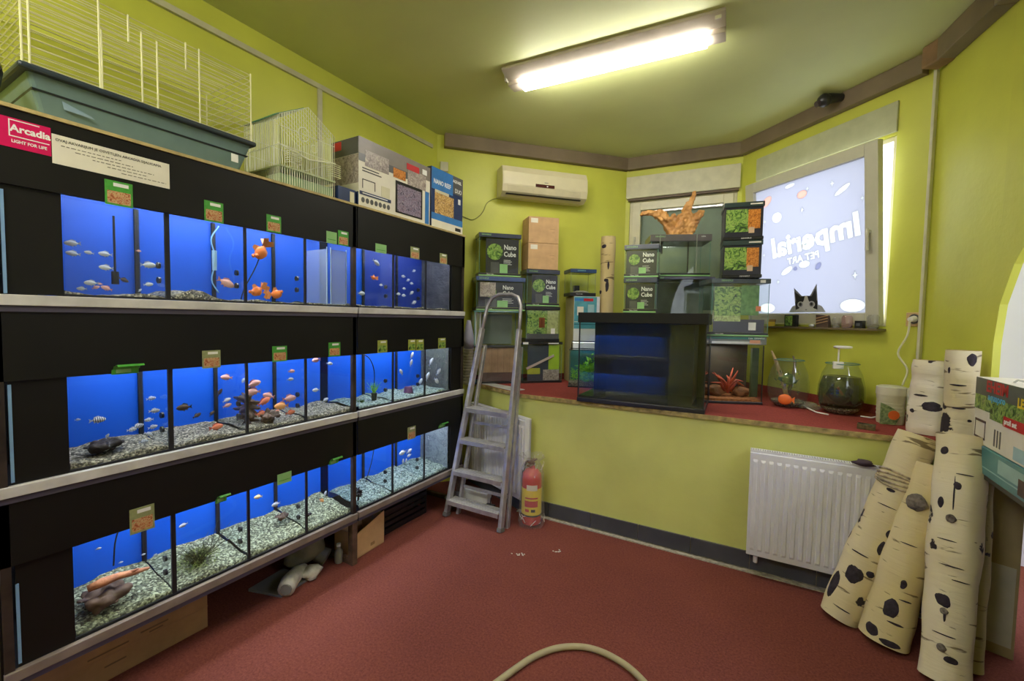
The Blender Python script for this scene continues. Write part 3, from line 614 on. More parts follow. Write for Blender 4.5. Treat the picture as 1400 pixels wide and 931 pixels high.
FISH = [(0.586, 1.745, 0.047, -1, 5, 'w'), (0.597, 1.712, 0.043, -1, -5, 'w'), (0.627, 1.716, 0.029, -1, -8, 'w'), (0.685, 1.721, 0.043, -1, -3, 'w'), (0.682, 1.668, 0.045, -1, -3, 'w'), (0.63, 1.605, 0.043, -1, 0, 'w'), (0.609, 1.583, 0.03, -1, 0, 'w'), (0.648, 1.59, 0.025, 1, 25, 'p'), (0.672, 1.606, 0.017, -1, 0, 'p'), (0.684, 1.59, 0.037, -1, -20, 'p'), (0.727, 1.625, 0.034, 1, -25, 'd'), (0.783, 1.746, 0.019, 1, 0, 'p'), (0.810, 1.692, 0.055, 1, 2, 'w'), (0.820, 1.615, 0.035, 1, 10, 'w'), (0.782, 1.588, 0.017, 1, 50, 'w'), (1.105, 1.644, 0.080, 1, -25, 'p'), (1.284, 1.817, 0.111, -1, 60, 'g'), (1.278, 1.62, 0.089, -1, 35, 'g'), (1.35, 1.605, 0.086, 1, 5, 'g'),
 (2.02, 1.846, 0.065, 1, -30, 'w'), (1.983, 1.744, 0.048, -1, 0, 'g'), (1.925, 1.643, 0.058, 1, 0, 'w'), (2.045, 1.703, 0.032, 1, 0, 'w'), (2.284, 1.781, 0.043, -1, 0, 'w'), (2.352, 1.825, 0.038, 1, 20, 'w'), (2.34, 1.76, 0.039, 1, 20, 'w'), (2.36, 1.738, 0.038, -1, 0, 'w'), (2.35, 1.67, 0.047, 1, 30, 'w'), (2.229, 1.656, 0.042, 1, 0, 'w'), (2.292, 1.649, 0.043, -1, 0, 'w'), (2.356, 1.602, 0.053, 1, 20, 'w'), (2.303, 1.698, 0.037, 1, 0, 'w'),
 (0.594, 1.093, 0.018, 1, 0, 'z'), (0.643, 1.086, 0.051, 1, 0, 'z'), (0.743, 1.028, 0.033, 1, 0, 'z'), (0.820, 1.14, 0.035, 1, 5, 'z'), (0.815, 1.094, 0.040, 1, 0, 'z'), (0.805, 1.055, 0.033, -1, 0, 'z'), (0.770, 1.035, 0.040, 1, 10, 'z'), (0.818, 1.022, 0.035, 1, 10, 'z'), (0.812, 0.99, 0.034, 1, -30, 'z'), (0.67, 1.018, 0.02, 1, 60, 'z'), (0.662, 0.968, 0.03, 1, 10, 'z'), (0.785, 0.968, 0.034, 1, 0, 'z'), (0.934, 1.085, 0.062, -1, 0, 'd'), (0.993, 1.035, 0.038, 1, 25, 'd'), (1.035, 1.041, 0.031, 1, 50, 'd'), (1.053, 0.976, 0.062, 1, 5, 'r'), (1.110, 1.199, 0.055, -1, -10, 'p'), (1.087, 1.129, 0.038, 1, 60, 'd'), (1.115, 1.088, 0.040, 1, 20, 'w'), (1.118, 1.062, 0.042, 1, 15, 'p'),
 (1.195, 1.177, 0.035, -1, 60, 'w'), (1.232, 1.154, 0.074, 1, 12, 'p'), (1.232, 1.114, 0.074, -1, -3, 'p'), (1.315, 1.081, 0.066, -1, -20, 'p'), (1.406, 1.057, 0.080, 1, 0, 'p'), (1.372, 1.021, 0.08, -1, -5, 'o'), (1.273, 1.060, 0.070, 1, 25, 'r'), (1.270, 0.995, 0.070, 1, -5, 'r'), (1.356, 0.978, 0.056, 1, 50, 'r'), (1.415, 0.98, 0.055, 1, 5, 'r'), (1.42, 1.201, 0.04, 1, 0, 'p'), (1.415, 1.158, 0.039, 1, 0, 'w'), (1.581, 1.248, 0.056, -1, 5, 'p'), (1.672, 1.22, 0.045, 1, -10, 'w'), (1.576, 1.078, 0.047, -1, 0, 'w'), (1.647, 1.009, 0.044, 1, 20, 'w'),
 (2.359, 1.223, 0.055, 1, 60, 'w'), (2.35, 1.170, 0.055, 1, 70, 'w'), (2.578, 1.159, 0.076, 1, 50, 'w'), (2.546, 1.05, 0.075, 1, 60, 'w'), (2.629, 1.08, 0.07, 1, 40, 'w'), (2.24, 1.115, 0.052, -1, -60, 'w'), (2.468, 1.017, 0.066, 1, 50, 'w'), (2.605, 1.015, 0.069, 1, -40, 'w'),
 (0.628, 0.594, 0.019, 1, 0, 'w'), (0.708, 0.488, 0.016, 1, 0, 'w'), (0.78, 0.488, 0.017, 1, 0, 'w'), (0.820, 0.467, 0.018, 1, 20, 'w'), (0.687, 0.457, 0.018, 1, 30, 'w'), (0.916, 0.566, 0.036, -1, 10, 'w'), (1.008, 0.463, 0.024, 1, 20, 'w'), (1.255, 0.57, 0.045, -1, -10, 'c'), (1.339, 0.505, 0.048, -1, 0, 'w'), (1.654, 0.448, 0.035, 1, 70, 'w'), (1.625, 0.42, 0.039, 1, -40, 'o'), (1.705, 0.457, 0.026, 1, 0, 'w'), (2.279, 0.535, 0.073, -1, 5, 'w'), (2.338, 0.53, 0.06, 1, 20, 'w'), (2.355, 0.493, 0.047, -1, 10, 'w'), (2.328, 0.459, 0.038, 1, 80, 'w'), (2.286, 0.469, 0.04, 1, 80, 'w')]
FN = {'w': 'small silver fish', 'p': 'pale pink cichlid', 'o': 'orange cichlid', 'r': 'red cichlid', 'g': 'orange goldfish', 'd': 'dark brown fish', 'z': 'striped cichlid', 'c': 'cream fish'}
HT = {}
cnt = {}; order = {}; ORD = 'first second third fourth fifth sixth seventh eighth ninth tenth eleventh twelfth'.split()
FISH = [(y+i*1e-5, z, l, s, tl, k) for i, (y, z, l, s, tl, k) in enumerate(FISH)]
for y, z, l, s, tl, k in FISH:
    row = 0 if z > 1.5 else 1 if z > .9 else 2; comp = sum(1 for q in (.846, 1.153, 1.459, 1.785, 2.089, 2.40) if y > q); cnt[(row, comp, k)] = cnt.get((row, comp, k), 0)+1; order.setdefault((row, comp, k), []).append(y); order[(row, comp, k)].sort()
seen = {}
spots = {(0, 0, 'p'): ['facing up low down', 'smallest', 'nose down over gravel', 'high at the compartment wall'], (0, 2, 'g'): ['swimming high, nose up', 'tail up just above the gravel', 'lying level beside another']}
for y, z, l, s, tl, k in FISH:
    row = 0 if z > 1.5 else 1 if z > .9 else 2; comp = sum(1 for q in (.846, 1.153, 1.459, 1.785, 2.089, 2.40) if y > q)
    if k not in _fish: _fish[k] = fishmesh(k)
    key = (row, comp, k); n = seen.get(key, 0); seen[key] = n+1
    where = 'in the %s compartment of the %s tier' % (tanks[comp], lp[row])
    if key in spots and n < len(spots[key]): lb = '%s %s, %s' % (FN[k], spots[key][n], where)
    elif cnt[key] == 1: lb = '%s swimming %s' % (FN[k], where)
    else: lb = '%s, %s of %d, %s compartment, %s tier' % (FN[k], ORD[order[key].index(y)], cnt[key], tanks[comp], lp[row])
    o = bpy.data.objects.new('goldfish' if k == 'g' else 'fish', _fish[k]); COL.objects.link(o)
    o.location = (-2.2+random.Random(int(y*1000)).uniform(-.03, .03), y, z); o.scale = (l, l, l*(1.0 if tl == 0 else 1.0))
    o.rotation_euler = (Matrix.Rotation(R(tl), 3, 'X') @ Matrix.Rotation(R(90 if s < 0 else -90), 3, 'Z')).to_euler()
    tag(o, lb, 'fish', FN[k]+' shoal '+where)
def wthing(name, label, cat, loc, **k): return thing(name, label, cat, loc, **k)
def rock(label, c, rx, ry, rz, m, seed, name='rock', parts=1):
    mb = MB().blob((0, 0, 0), rx, ry, rz, seed, 14, .16)
    o = mb.build(name, m, loc=c, smooth='all'); tag(o, label, 'rock')
    sd = o.modifiers.new('sub', 'SUBSURF'); sd.levels = sd.render_levels = 2
    tx = bpy.data.textures.new('rock_noise', 'VORONOI'); tx.noise_scale = max(rx, ry)*.6; dm = o.modifiers.new('rough', 'DISPLACE'); dm.texture = tx; dm.strength = -1.3*rz; dm.mid_level = .35; return o
rock('flat dark rock on gravel in the first compartment of the middle tier', (-2.2, .665, .985), .06, .062, .028, ROCKD, 2)
rock('tall dark pink rock between pink cichlids on the middle tier', (-2.23, 1.215, 1.03), .05, .05, .10, ROCKB, 9)
rock('low brown cave rock under the red cichlids on the middle tier', (-2.17, 1.29, .985), .05, .045, .035, ROCKB, 11)
rock('big flat brown rock on the lowest tier under driftwood', (-2.19, .655, .395), .075, .085, .042, ROCKB, 4)
d = MB().tube([(0, -.07, 0), (.01, -.03, .008), (0, .02, .004), (.005, .07, -.004), (0, .12, -.012)], [.014, .018, .014, .012, .006], 8).tube([(0, .05, 0), (.02, .08, .012)], [.008, .003], 6)
tag(d.build('driftwood', mat('salmon_driftwood', (.62, .26, .13), .7, col2=(.35, .12, .07), scale=30, bump=.4), loc=(-2.18, .665, .452), smooth='all'), 'salmon driftwood stick lying across the big brown rock', 'driftwood')
rock('small brown clay cave in the third compartment of the lowest tier', (-2.25, 1.41, .40), .03, .035, .02, ROCKB, 8, 'clay_cave')
rock('small dark shell on greenish gravel in the fourth compartment', (-2.18, 1.52, .385), .015, .022, .01, ROCKD, 14, 'shell')
rock('black snail at the rack corner on pale blue gravel', (-2.15, 1.84, .40), .02, .025, .035, ROCKD, 15, 'snail')
# bushy moss ball, lowest tier
def bush(label, c, r, n, m, seed=1, name='aquatic_bush', tall=1.0, cat='plant'):
    rnd = random.Random(seed); t = thing(name, label, cat, c)
    mb = MB()
    for i in range(n):
        a = rnd.uniform(0, 6.28); q = rnd.uniform(.2, 1); h = rnd.uniform(.4, 1)*r*tall
        p1 = (math.cos(a)*q*r*.9, math.sin(a)*q*r, h); pm = (p1[0]*.55, p1[1]*.55, h*.55+.2*r*rnd.random())
        mb.tube([(rnd.uniform(-.2, .2)*r, rnd.uniform(-.2, .2)*r, 0), pm, p1], [.0016, .0012, .0006], 3)
    mb.build('stems', m[0], t)
    mb = MB()
    for i in range(n*3):
        a = rnd.uniform(0, 6.28); q = math.sqrt(rnd.random()); h = rnd.uniform(.05, .9)*r*tall*(1.1-.6*q)
        x, y = math.cos(a)*q*r*.85, math.sin(a)*q*r; s_ = rnd.uniform(.006, .014); v = Vector((rnd.uniform(-1, 1), rnd.uniform(-1, 1), rnd.uniform(-.3, 1))).normalized(); u = v.cross(Vector((rnd.random(), .3, .5))).normalized()
        p = Vector((x, y, h)); mb.add([p-u*s_*.25, p+v*s_*.5, p+u*s_*.25, p+v*s_], [(0, 1, 2), (0, 2, 3)] if 0 else [(0, 3, 1), (1, 3, 2)])
    o = mb.build('leaves', m[1], t); o['kind'] = 'stuff'; return t
bush('mossy olive green bush in the second compartment of the lowest tier', (-2.20, .975, .355), .085, 260, (mat('olive_twig', (.07, .08, .03), .8), mat('olive_moss', (.22, .30, .06), .7, col2=(.08, .09, .03), scale=40)), 3)
mb = MB()
for i, (dy, dz, h) in enumerate(((.02, .05, .13), (.05, .02, .10), (-.03, .06, .09), (.09, -.01, .06))):
    mb.tube([(0, dy*.3, 0), (.01, dy, h*.6), (.0, dy+.03*(1 if i % 2 else -1)+dz, h)], [.0018, .0014, .0007], 4)
tag(mb.build('bare_twig', mat('dark_twig', (.05, .05, .03), .8), loc=(-2.22, 1.03, .39), smooth='all'), 'bare dark twig rising behind the olive bush', 'twig')
t = bush('bright green potted plant in the fifth compartment of the middle tier', (-2.23, 2.04, .99), .05, 36, (PLANT, PLANT), 6, 'potted_aquarium_plant', 1.6)
MB().lathe([(.016, -.045), (.02, -.0), (.021, .005)], 14).build('pot', BLACKP, t, smooth=True)
bush('small dark plant beside the potted plant on the middle tier', (-2.2, 1.90, .945), .035, 30, (PLANTD, PLANTD), 8, 'small_aquatic_plant')
t = thing('flower_pot', 'small purple pot upside down in the sixth compartment', 'pot', (-2.22, 2.35, .945))
MB().lathe([(.035, 0), (.028, .05), (.026, .052)], 16).build('body', mat('purple_pot', (.08, .02, .08), .5), t, smooth=True); MB().lathe([(.037, 0), (.037, .012), (.034, .012)], 16, cap=False).build('rim', BLACKP, t)
# air tubes
for i, (lb, pts) in enumerate((('dark air tube curving down beside the high goldfish', [(-2.2, 1.30, 1.88), (-2.2, 1.26, 1.75), (-2.2, 1.20, 1.63), (-2.2, 1.18, 1.57)]), ('pale air tube in the second compartment of the top tier', [(-2.3, 1.135, 1.92), (-2.3, 1.10, 1.85), (-2.3, 1.12, 1.76), (-2.3, 1.10, 1.66), (-2.3, 1.13, 1.60)]),
                              ('dark air tube in the fifth compartment of the middle tier', [(-2.25, 1.93, 1.27), (-2.25, 2.02, 1.22), (-2.25, 2.06, 1.12), (-2.25, 2.05, .98)]), ('dark air tube in the first compartment of the lowest tier', [(-2.3, .76, .68), (-2.3, .72, .56), (-2.3, .71, .45)]), ('thin dark air tube in the fifth compartment of the lowest tier', [(-2.3, 2.12, .66), (-2.3, 2.08, .5), (-2.3, 2.03, .38)]))):
    mb = MB().tube(cr(pts), .003, 6)
    tag(mb.build('air_tube', SILI if i != 1 else mat('pale_tube', (.20, .42, .70), .3), smooth='all'), lb, 'air tube')
tag(MB().cyl((-2.22, 1.075, 1.79), (-2.22, 1.075, 1.70), .010, .009).build('feeding_tube', mat('milky_plastic', (.35, .55, .75), .3), smooth=True), 'milky plastic feeding cup in the second top compartment', 'feeding cup')
tag(MB().cyl((-2.26, .728, 1.88), (-2.26, .728, 1.66), .004, n=6).cyl((-2.26, .728, 1.66), (-2.26, .728, 1.61), .012, .012).build('heater', SILI, smooth=True), 'dark heater hanging in the first top compartment', 'heater')
# breeding tank in the fourth top compartment
t = thing('breeding_tank', 'clear breeding tank with bright edges in the fourth top compartment', 'breeding tank', (-2.25, 1.67, 1.563))
EDGE = mat('bright_acrylic_edge', (.55, .68, .80), .15)
for y in (1.605, 1.63, 1.735): wb(B((-2.13, y-.002, 1.565), (-2.126, y+.002, 1.88)), 'edge', EDGE, t)
wb(B((-2.31, 1.608, 1.565), (-2.13, 1.611, 1.87)), 'side', thin_glass('milky_acrylic', (.85, .88, .92), 1.45, 0, .35, (.45, .52, .75)), t); wb(B((-2.13, 1.635, 1.565), (-2.127, 1.733, 1.87)), 'front', bpy.data.materials['milky_acrylic'], t)

# ================================================================ ON TOP OF THE RACKS
WIRE = mat('cream_wire', (.80, .78, .50), .4)
WIREB = mat('white_wire', (.80, .82, .62), .4)
TUB = mat('slate_blue_tub', (.16, .25, .25), .45, var=.06)
TUBR = mat('dark_tub_rim', (.03, .045, .06), .4)
# rodent cage: y .50..1.205, z 2.15..2.30 tub, wires to 2.62
t = thing('rodent_cage', 'large slate blue tub cage with cream wire top on the rack', 'cage', (-2.34, .835, 2.15))
def hx(mb, x0, x1, y0, y1, z0, X0, X1, Y0, Y1, z1): return mb.hexa([(x0, y0, z0), (x1, y0, z0), (x1, y1, z0), (x0, y1, z0)], [(X0, Y0, z1), (X1, Y0, z1), (X1, Y1, z1), (X0, Y1, z1)])
hx(MB(), -.17, .17, -.32, .325, .001, -.20, .215, -.365, .365, .145).build('tub', TUB, t, bevel=.012)
hx(MB(), -.193, .199, -.346, .350, .085, -.196, .203, -.350, .354, .090).build('tub_step', TUBR, t)
MB().box((-.215, -.385, .135), (.232, .378, .156)).build('rim', TUBR, t, bevel=.008)
def grid_side(mb, p0, du, dv, nu, nv, r=.0022, v=True):
    p0, du, dv = Vector(p0), Vector(du), Vector(dv)
    for i in range(nu+1): q = p0+du*i/nu; mb.tube([q, q+dv], r, 4)
for nme, p0, du, dv, n in (('front_wires', (.205, -.37, .165), (0, 0, .30), (0, .735, 0), 11), ('back_wires', (-.19, -.37, .165), (0, 0, .30), (0, .735, 0), 11), ('top_wires', (-.19, -.37, .465), (.395, 0, 0), (0, .735, 0), 11), ('end_wires', (.205, .365, .165), (0, 0, .30), (-.395, 0, 0), 11), ('end_wires', (.205, -.37, .165), (0, 0, .30), (-.395, 0, 0), 11)):
    mb = MB(); grid_side(mb, p0, du, dv, n, 0); o = mb.build(nme, WIRE, t); o['kind'] = 'stuff'
for (y, za, zb, x) in ((-.37, .15, .47, .207), (-.352, .15, .47, .207), (-.175, .15, .47, .208), (-.170, .158, .37, .209), (-.05, .165, .43, .208), (.0, .158, .42, .208), (.15, .15, .47, .208), (.365, .15, .47, .208), (-.09, .37, .47, .208), (.365, .15, .47, -.19), (-.37, .15, .47, -.19), (.10, .36, .47, .208)):
    MB().cyl((x, y, za), (x, y, zb), .0034, n=6).build('upright_wire', WIRE, t)
MB().box((.2155, .27, .04), (.2175, .30, .075)).build('price_label', WINK, t, rot=None)
MB().tube([(.15, -.42, .15), (.21, -.43, .10), (.19, -.43, .06)], [.014, .017, .014], 8).build('handle', BLACKP, t, smooth=True)
MB().hexa([(.192, -.27, .050), (.196, -.19, .045), (.197, -.19, .046), (.193, -.27, .052)], [(.195, -.275, .075), (.197, -.20, .052), (.198, -.20, .053), (.196, -.275, .076)]).build('torn_sticker', mat('pale_blue_sticker', (.25, .36, .48), .4), t)
# bird cage with gabled roof
t = thing('bird_cage', 'small gabled wire bird cage with pale green base', 'cage', (-2.29, 1.498, 2.15))
GB = mat('pale_green_cage_base', (.26, .40, .20), .4); GR = mat('teal_green_roof', (.05, .22, .15), .4)
hx(MB(), -.145, .150, -.155, .155, .001, -.152, .155, -.158, .158, .062).build('base', GB, t, bevel=.006)
MB().box((-.155, -.162, .092), (.166, .162, .100)).build('base_rim', mat('cream_green_rim', (.48, .55, .30), .4), t)
eave, ridge = .345, .44
def gz(y): return eave+(ridge-eave)*(1-abs(y)/.16)
for x, nme in ((.16, 'front_wires'), (-.15, 'back_wires')):
    mb = MB()
    for i in range(25): y = -.16+i*.32/24; mb.tube([(x, y, .012), (x, y, gz(y))], .0019, 4)
    for zz in (.20, .29): mb.tube([(x+.001, -.16, zz), (x+.001, .16, zz)], .0018, 4)
    o = mb.build(nme, WIREB, t); o['kind'] = 'stuff'
for y, nme in ((-.16, 'side_wires'), (.16, 'side_wires')):
    mb = MB()
    for i in range(23): x = -.15+i*.31/22; mb.tube([(x, y, .012), (x, y, eave)], .0019, 4)
    mb.tube([(-.15, y, .2), (.16, y, .2)], .0018, 4); o = mb.build(nme, WIREB, t); o['kind'] = 'stuff'
mb = MB()
for i in range(12):
    x = -.15+i*.31/11; mb.tube([(x, -.16, eave), (x, 0, ridge), (x, .16, eave)], .0017, 4)
o = mb.build('roof_wires', WIREB, t); o['kind'] = 'stuff'
MB().hexa([(-.17, -.175, eave-.008), (.15, -.175, eave-.008), (.15, -.02, ridge-.012), (-.17, -.02, ridge-.012)], [(-.17, -.175, eave-.002), (.15, -.175, eave-.002), (.15, -.02, ridge-.006), (-.17, -.02, ridge-.006)]).build('roof_panel', GR, t)
MB().tube([(.163, .03*math.cos(a)-.03, .29+.035*math.sin(a)) for a in [2*PI*i/16 for i in range(16)]], .003, 5, closed=True).build('swing_ring', WIREB, t)
MB().tube([(.163, .02*math.cos(a)+.03, .235+.02*math.sin(a)) for a in [2*PI*i/12 for i in range(12)]], .002, 5, closed=True).build('swing_ring', WIREB, t)
for y in (-.10, .14):
    mb = MB()
    for i in range(7): zz = .115+i*.011; mb.tube([(.165, y-.035, zz), (.20, y-.03, zz), (.20, y+.03, zz), (.165, y+.035, zz)], .0018, 4)
    mb.build('feeder_basket', WIREB, t)
MB().tube([(.16, -.165, .20), (.165, 0, .17), (.16, .165, .20)], .004, 5).build('perch', WIREB, t)
# boxes
def carton(name, label, cat, loc, rotz, w, d, h, m, side=None, grp=None):
    t = thing(name, label, cat, loc, rotz, grp)
    MB().box((-w/2, -d/2, 0), (w/2, d/2, h)).build('carton', m, t, bevel=.002)
    return t
def pp(t, name, x0, x1, z0, z1, y, m, th=.0012):   # print on the front (-y) face
    return MB().box((x0, y-th, z0), (x1, y, z1)).build(name, m, t)
# front faces look into the room (+x): rotz 90 deg turns local -y to +x, local x to +y
BX = mat('taupe_print', (.22, .19, .17), .4)
t = carton('aquarium_box', 'wide printed aquarium box with coral reef photo on rack', 'box', (-2.24, 2.135, 2.15), R(90), .635, .24, .41, PRINTW)
f = -.12
pp(t, 'print_band', -.3175, .3175, .315, .41, f, BX); pp(t, 'print_band', -.3175, .10, .27, .315, f, GREYP)
pp(t, 'photo', -.27, -.08, .25, .345, f-.0012, PICM); pp(t, 'photo', .09, .27, .235, .34, f-.0012, PICM); pp(t, 'photo', -.04, .07, .25, .31, f-.0012, PICO)
pp(t, 'reef_photo', -.02, .235, .03, .235, f-.0012, BLACKP); pp(t, 'reef_photo', -.005, .22, .04, .215, f-.0024, PICR)
pp(t, 'red_badge', .08, .20, .335, .375, f-.0024, RED); pp(t, 'side_strip', .265, .305, .012, .235, f-.0012, BLUEP); pp(t, 'label', .235, .28, .345, .38, f-.0012, WINK)
pp(t, 'drawing', -.29, -.19, .165, .17, f, INK); pp(t, 'drawing', -.29, -.285, .115, .165, f, INK); pp(t, 'drawing', -.195, -.19, .115, .165, f, INK); pp(t, 'drawing', -.14, -.07, .10, .165, f, CREAM)
pp(t, 'blue_strip', -.31, -.06, .075, .095, f-.0012, NAVY)
[pp(t, 'print_line', -.29, -.14-.02*k_, .215+.016*k_, .221+.016*k_, f, INK) for k_ in range(2)]
pp(t, 'print_line', -.29, -.09, .082, .088, f-.0024, WINK); [MB().prism(ell(-.285+.034*k_, .045, .013, .016), f-.0012, f, lambda u, v, w_: (u, w_, v)).build('round_icon', GREYP, t) for k_ in range(7)]
for v_, nme, m in (((-.3187, -.12, .31, .41), 'side_print', GREYP), ((-.3187, -.12, .14, .31), 'side_photo', PICM), ((-.3187, -.12, .0, .09), 'side_print', NAVY)):
    MB().box((-.3189, -.119, v_[2]), (-.3175, .119, v_[3]-.002)).build(nme, m, t)
MB().box((-.3197, .03, .35), (-.3189, .10, .40)).build('red_badge', RED, t)
t = carton('aquarium_box', 'dark blue nano reef box at the end of the rack', 'box', (-2.24, 2.655, 2.15), R(90), .375, .24, .435, NAVY)
pp(t, 'print_panel', -.185, .06, .28, .433, f, BLUEP); pp(t, 'print_panel', .06, .185, .30, .433, f-.0, GREYP)
pp(t, 'photo', -.15, .07, .11, .26, f-.0006, PICC); pp(t, 'tank_lid', -.15, .01, .26, .28, f-.0012, CREAM); pp(t, 'wave', -.185, .185, .06, .11, f-.0006, BLUEP); pp(t, 'foot_strip', -.185, .185, .002, .062, f-.0012, PRINTW); pp(t, 'code_label', .09, .16, .02, .045, f-.0018, INK)
pp(t, 'label', .125, .155, .23, .27, f-.0012, WINK)
text('lettering', 'NANO REEF', .046, WINK, t, (-.165, f-.0018, .335), sx=.80, bold=.001); text('lettering', 'DUO', .046, WINK, t, (.085, f-.0018, .325), sx=.80, bold=.0005); text('lettering', 'AQUAEL', .03, WINK, t, (.06, f-.0018, .395), sx=.9, bold=.001)
t = carton('small_box', 'small navy box lying beside the bird cage', 'box', (-2.20, 1.735, 2.15), R(90), .12, .16, .085, NAVY)
pp(t, 'label', .02, .05, .005, .07, -.08, CREAM)

# ================================================================ ON THE WALLS
loc, rz, ln = frame(A0, A1)
def onwall(a, b, s, z, off=0):
    l_, r_, n_ = frame(a, b); c_, s_ = math.cos(r_), math.sin(r_)
    return (l_[0]+c_*s+s_*off, l_[1]+s_*s-c_*off, z), r_
p, r_ = onwall(A0, A1, .955, 2.585, .001)
t = thing('air_conditioner', 'cream wall-mounted air conditioner above the stacked tanks', 'air conditioner', p, r_)
AC = mat('cream_ac_shell', (.66, .60, .40), .35, var=.02)
prof = [(0, .01), (-.12, .0), (-.185, .035), (-.20, .09), (-.195, .20), (-.165, .262), (0, .27)]
MB().prism(prof, -.41, .41, lambda u, v, x: (x, u, v)).build('body', AC, t, bevel=.006)
MB().prism([(-.197, .095), (-.2025, .095), (-.198, .205), (-.192, .205)], -.40, .40, lambda u, v, x: (x, u, v)).build('front_panel', AC, t, bevel=.001)
MB().prism([(-.165, .020), (-.188, .036), (-.204, .086), (-.198, .090)], -.36, .34, lambda u, v, x: (x, u, v)).build('air_flap', mat('cream_flap', (.62, .56, .37), .35), t)
MB().prism([(-.150, .016), (-.170, .014), (-.182, .022), (-.165, .026)], -.37, .35, lambda u, v, x: (x, u, v)).build('outlet_gap', BLACKP, t)
MB().box((-.105, -.207, .092), (.075, -.200, .118)).build('display', mat('dark_red_display', (.06, .01, .01), .15), t)
MB().box((-.0, -.2085, .099), (.012, -.2065, .108)).build('display_light', WINK, t)
text('lettering', 'Airwell', .012, GREYP, t, (-.025, -.2045, .135)) if False else pp(t, 'badge', -.02, .015, .133, .138, -.2015, GREYP)
pts = [onwall(A0, A1, s, z, .006)[0] for s, z in ((.56, 2.60), (.50, 2.58), (.45, 2.54), (.42, 2.47), (.38, 2.42), (.32, 2.385), (.26, 2.40), (.18, 2.42), (.05, 2.40))]
tag(MB().tube(cr(pts), .004, 6).build('cable', mat('green_painted_cable', (.30, .32, .06), .5), smooth='all'), 'thin painted cable hanging from the air conditioner to the corner', 'cable')
p, r_ = onwall(A0, A1, .06, 2.78, 0)
t = thing('junction_box', 'small cream junction box high in the corner', 'junction box', p, r_)
MB().box((-.035, -.035, 0), (.035, -.001, .08)).build('cover', CABLE, t, bevel=.004); MB().box((-.025, -.02, -.40), (-.005, -.001, 0)).build('duct', CABLE, t); MB().box((.008, -.018, -.40), (.022, -.001, 0)).build('duct', CABLE, t)
# dome camera under the bay beam
p, r_ = onwall(A2, A3, .885, 3.045, .15)
t = thing('dome_camera', 'black ball security camera on the brown beam', 'camera', p, r_)
MB().cyl((.03, .09, .02), (.0, .0, .01), .025, .035).build('mount', BLACKP, t, smooth=True)
MB().blob((-.01, -.02, .0), .045, .045, .045, 1, 16, 0).build('housing', BLACKP, t, smooth='all'); MB().cyl((-.02, -.055, -.02), (-.026, -.072, -.028), .022, .02, 16).build('lens', mat('lens_glass', (.05, .03, .04), .08), t, smooth=True)
# socket, plug, cord
p, r_ = onwall(A2, A3, 1.398, 1.495, .001)
t = thing('wall_socket', 'cream double wall socket under the open window', 'socket', p, r_)
MB().box((-.045, -.012, 0), (.045, 0, .085)).build('plate', mat('peach_socket', (.62, .42, .22), .4), t, bevel=.003); MB().cyl((0, -.012, .045), (0, -.014, .045), .03, n=18).build('recess', GREYP, t)
MB().cyl((0, -.014, .045), (0, -.05, .042), .02, .014).build('plug', WHITEP, t, smooth=True)
q = [onwall(A2, A3, 1.398, 1.535, .05)[0], onwall(A2, A3, 1.395, 1.44, .06)[0], onwall(A2, A3, 1.37, 1.33, .09)[0], (.73, 3.42, 1.24), (.70, 3.36, 1.15)]
tag(MB().tube(cr(q), .006, 6).build('power_cord', mat('pale_cord', (.62, .60, .45), .5), smooth='all'), 'pale power cord hanging from the socket into the bucket', 'cord')
# radiators
def radiator(label, a, b, s0, s1, z0, z1, off, n):
    p, r_ = onwall(a, b, (s0+s1)/2, z0, off); w_ = s1-s0; h_ = z1-z0
    t = thing('radiator', label, 'radiator', p, r_, 'white panel radiators'); hw = w_/2
    MB().box((-hw, -.016, 0), (hw, -.004, h_-.012)).build('front_panel', RADW, t, bevel=.004)
    mb = MB(); st = w_/(n+.4)
    for i in range(n):
        x = -hw+st*(i+.7)
        o = MB().hexa([(x-st*.30, -.018, .035), (x+st*.30, -.018, .035), (x+st*.30, -.014, .035), (x-st*.30, -.014, .035)], [(x-st*.30, -.018, h_-.06), (x+st*.30, -.018, h_-.06), (x+st*.30, -.014, h_-.06), (x-st*.30, -.014, h_-.06)])
        o = MB().hexa([(x-st*.32, -.016, .03), (x+st*.32, -.016, .03), (x+st*.22, -.023, .045), (x-st*.22, -.023, .045)], [(x-st*.32, -.016, h_-.05), (x+st*.32, -.016, h_-.05), (x+st*.22, -.023, h_-.065), (x-st*.22, -.023, h_-.065)])
        o.build('rib', RADW, t, bevel=.002)
    MB().box((-hw, .03, 0), (hw, .045, h_-.012)).build('rear_panel', RADW, t)
    for x in (-hw, hw-.004): MB().box((x, -.008, .01), (x+.004, .045, h_)).build('side_cover', RADW, t)
    mb = MB()
    for i in range(int(w_/.012)): x = -hw+.008+i*.012; mb.box((x, -.006, h_-.008), (x+.005, .042, h_-.001))
    o = mb.build('top_grille', RADW, t); o['kind'] = 'stuff'
    mb = MB().box((-hw, -.010, h_-.012), (hw, -.004, h_)).box((-hw, .040, h_-.012), (hw, .046, h_)).build('grille_rail', RADW, t)
    MB().box((-hw+.02, -.0, .02), (hw-.02, .028, h_-.03)).build('convector', RADD, t)
    MB().cyl((-hw+.05, .015, -.05), (-hw+.05, .015, 0), .012).build('pipe', RADW, t)
    MB().box((-hw+.1, .04, .1), (-hw+.14, off-.002, .5)).build('bracket', RADW, t); MB().box((hw-.14, .04, .1), (hw-.1, off-.002, .5)).build('bracket', RADW, t)
    return t
radiator('wide white ribbed radiator under the sill beside birch logs', L1, L2, 1.575, 2.19, .13, .755, .07, 15)
radiator('white ribbed radiator behind the step ladder', L0, L1, .12, .915, .13, .755, .07, 20)

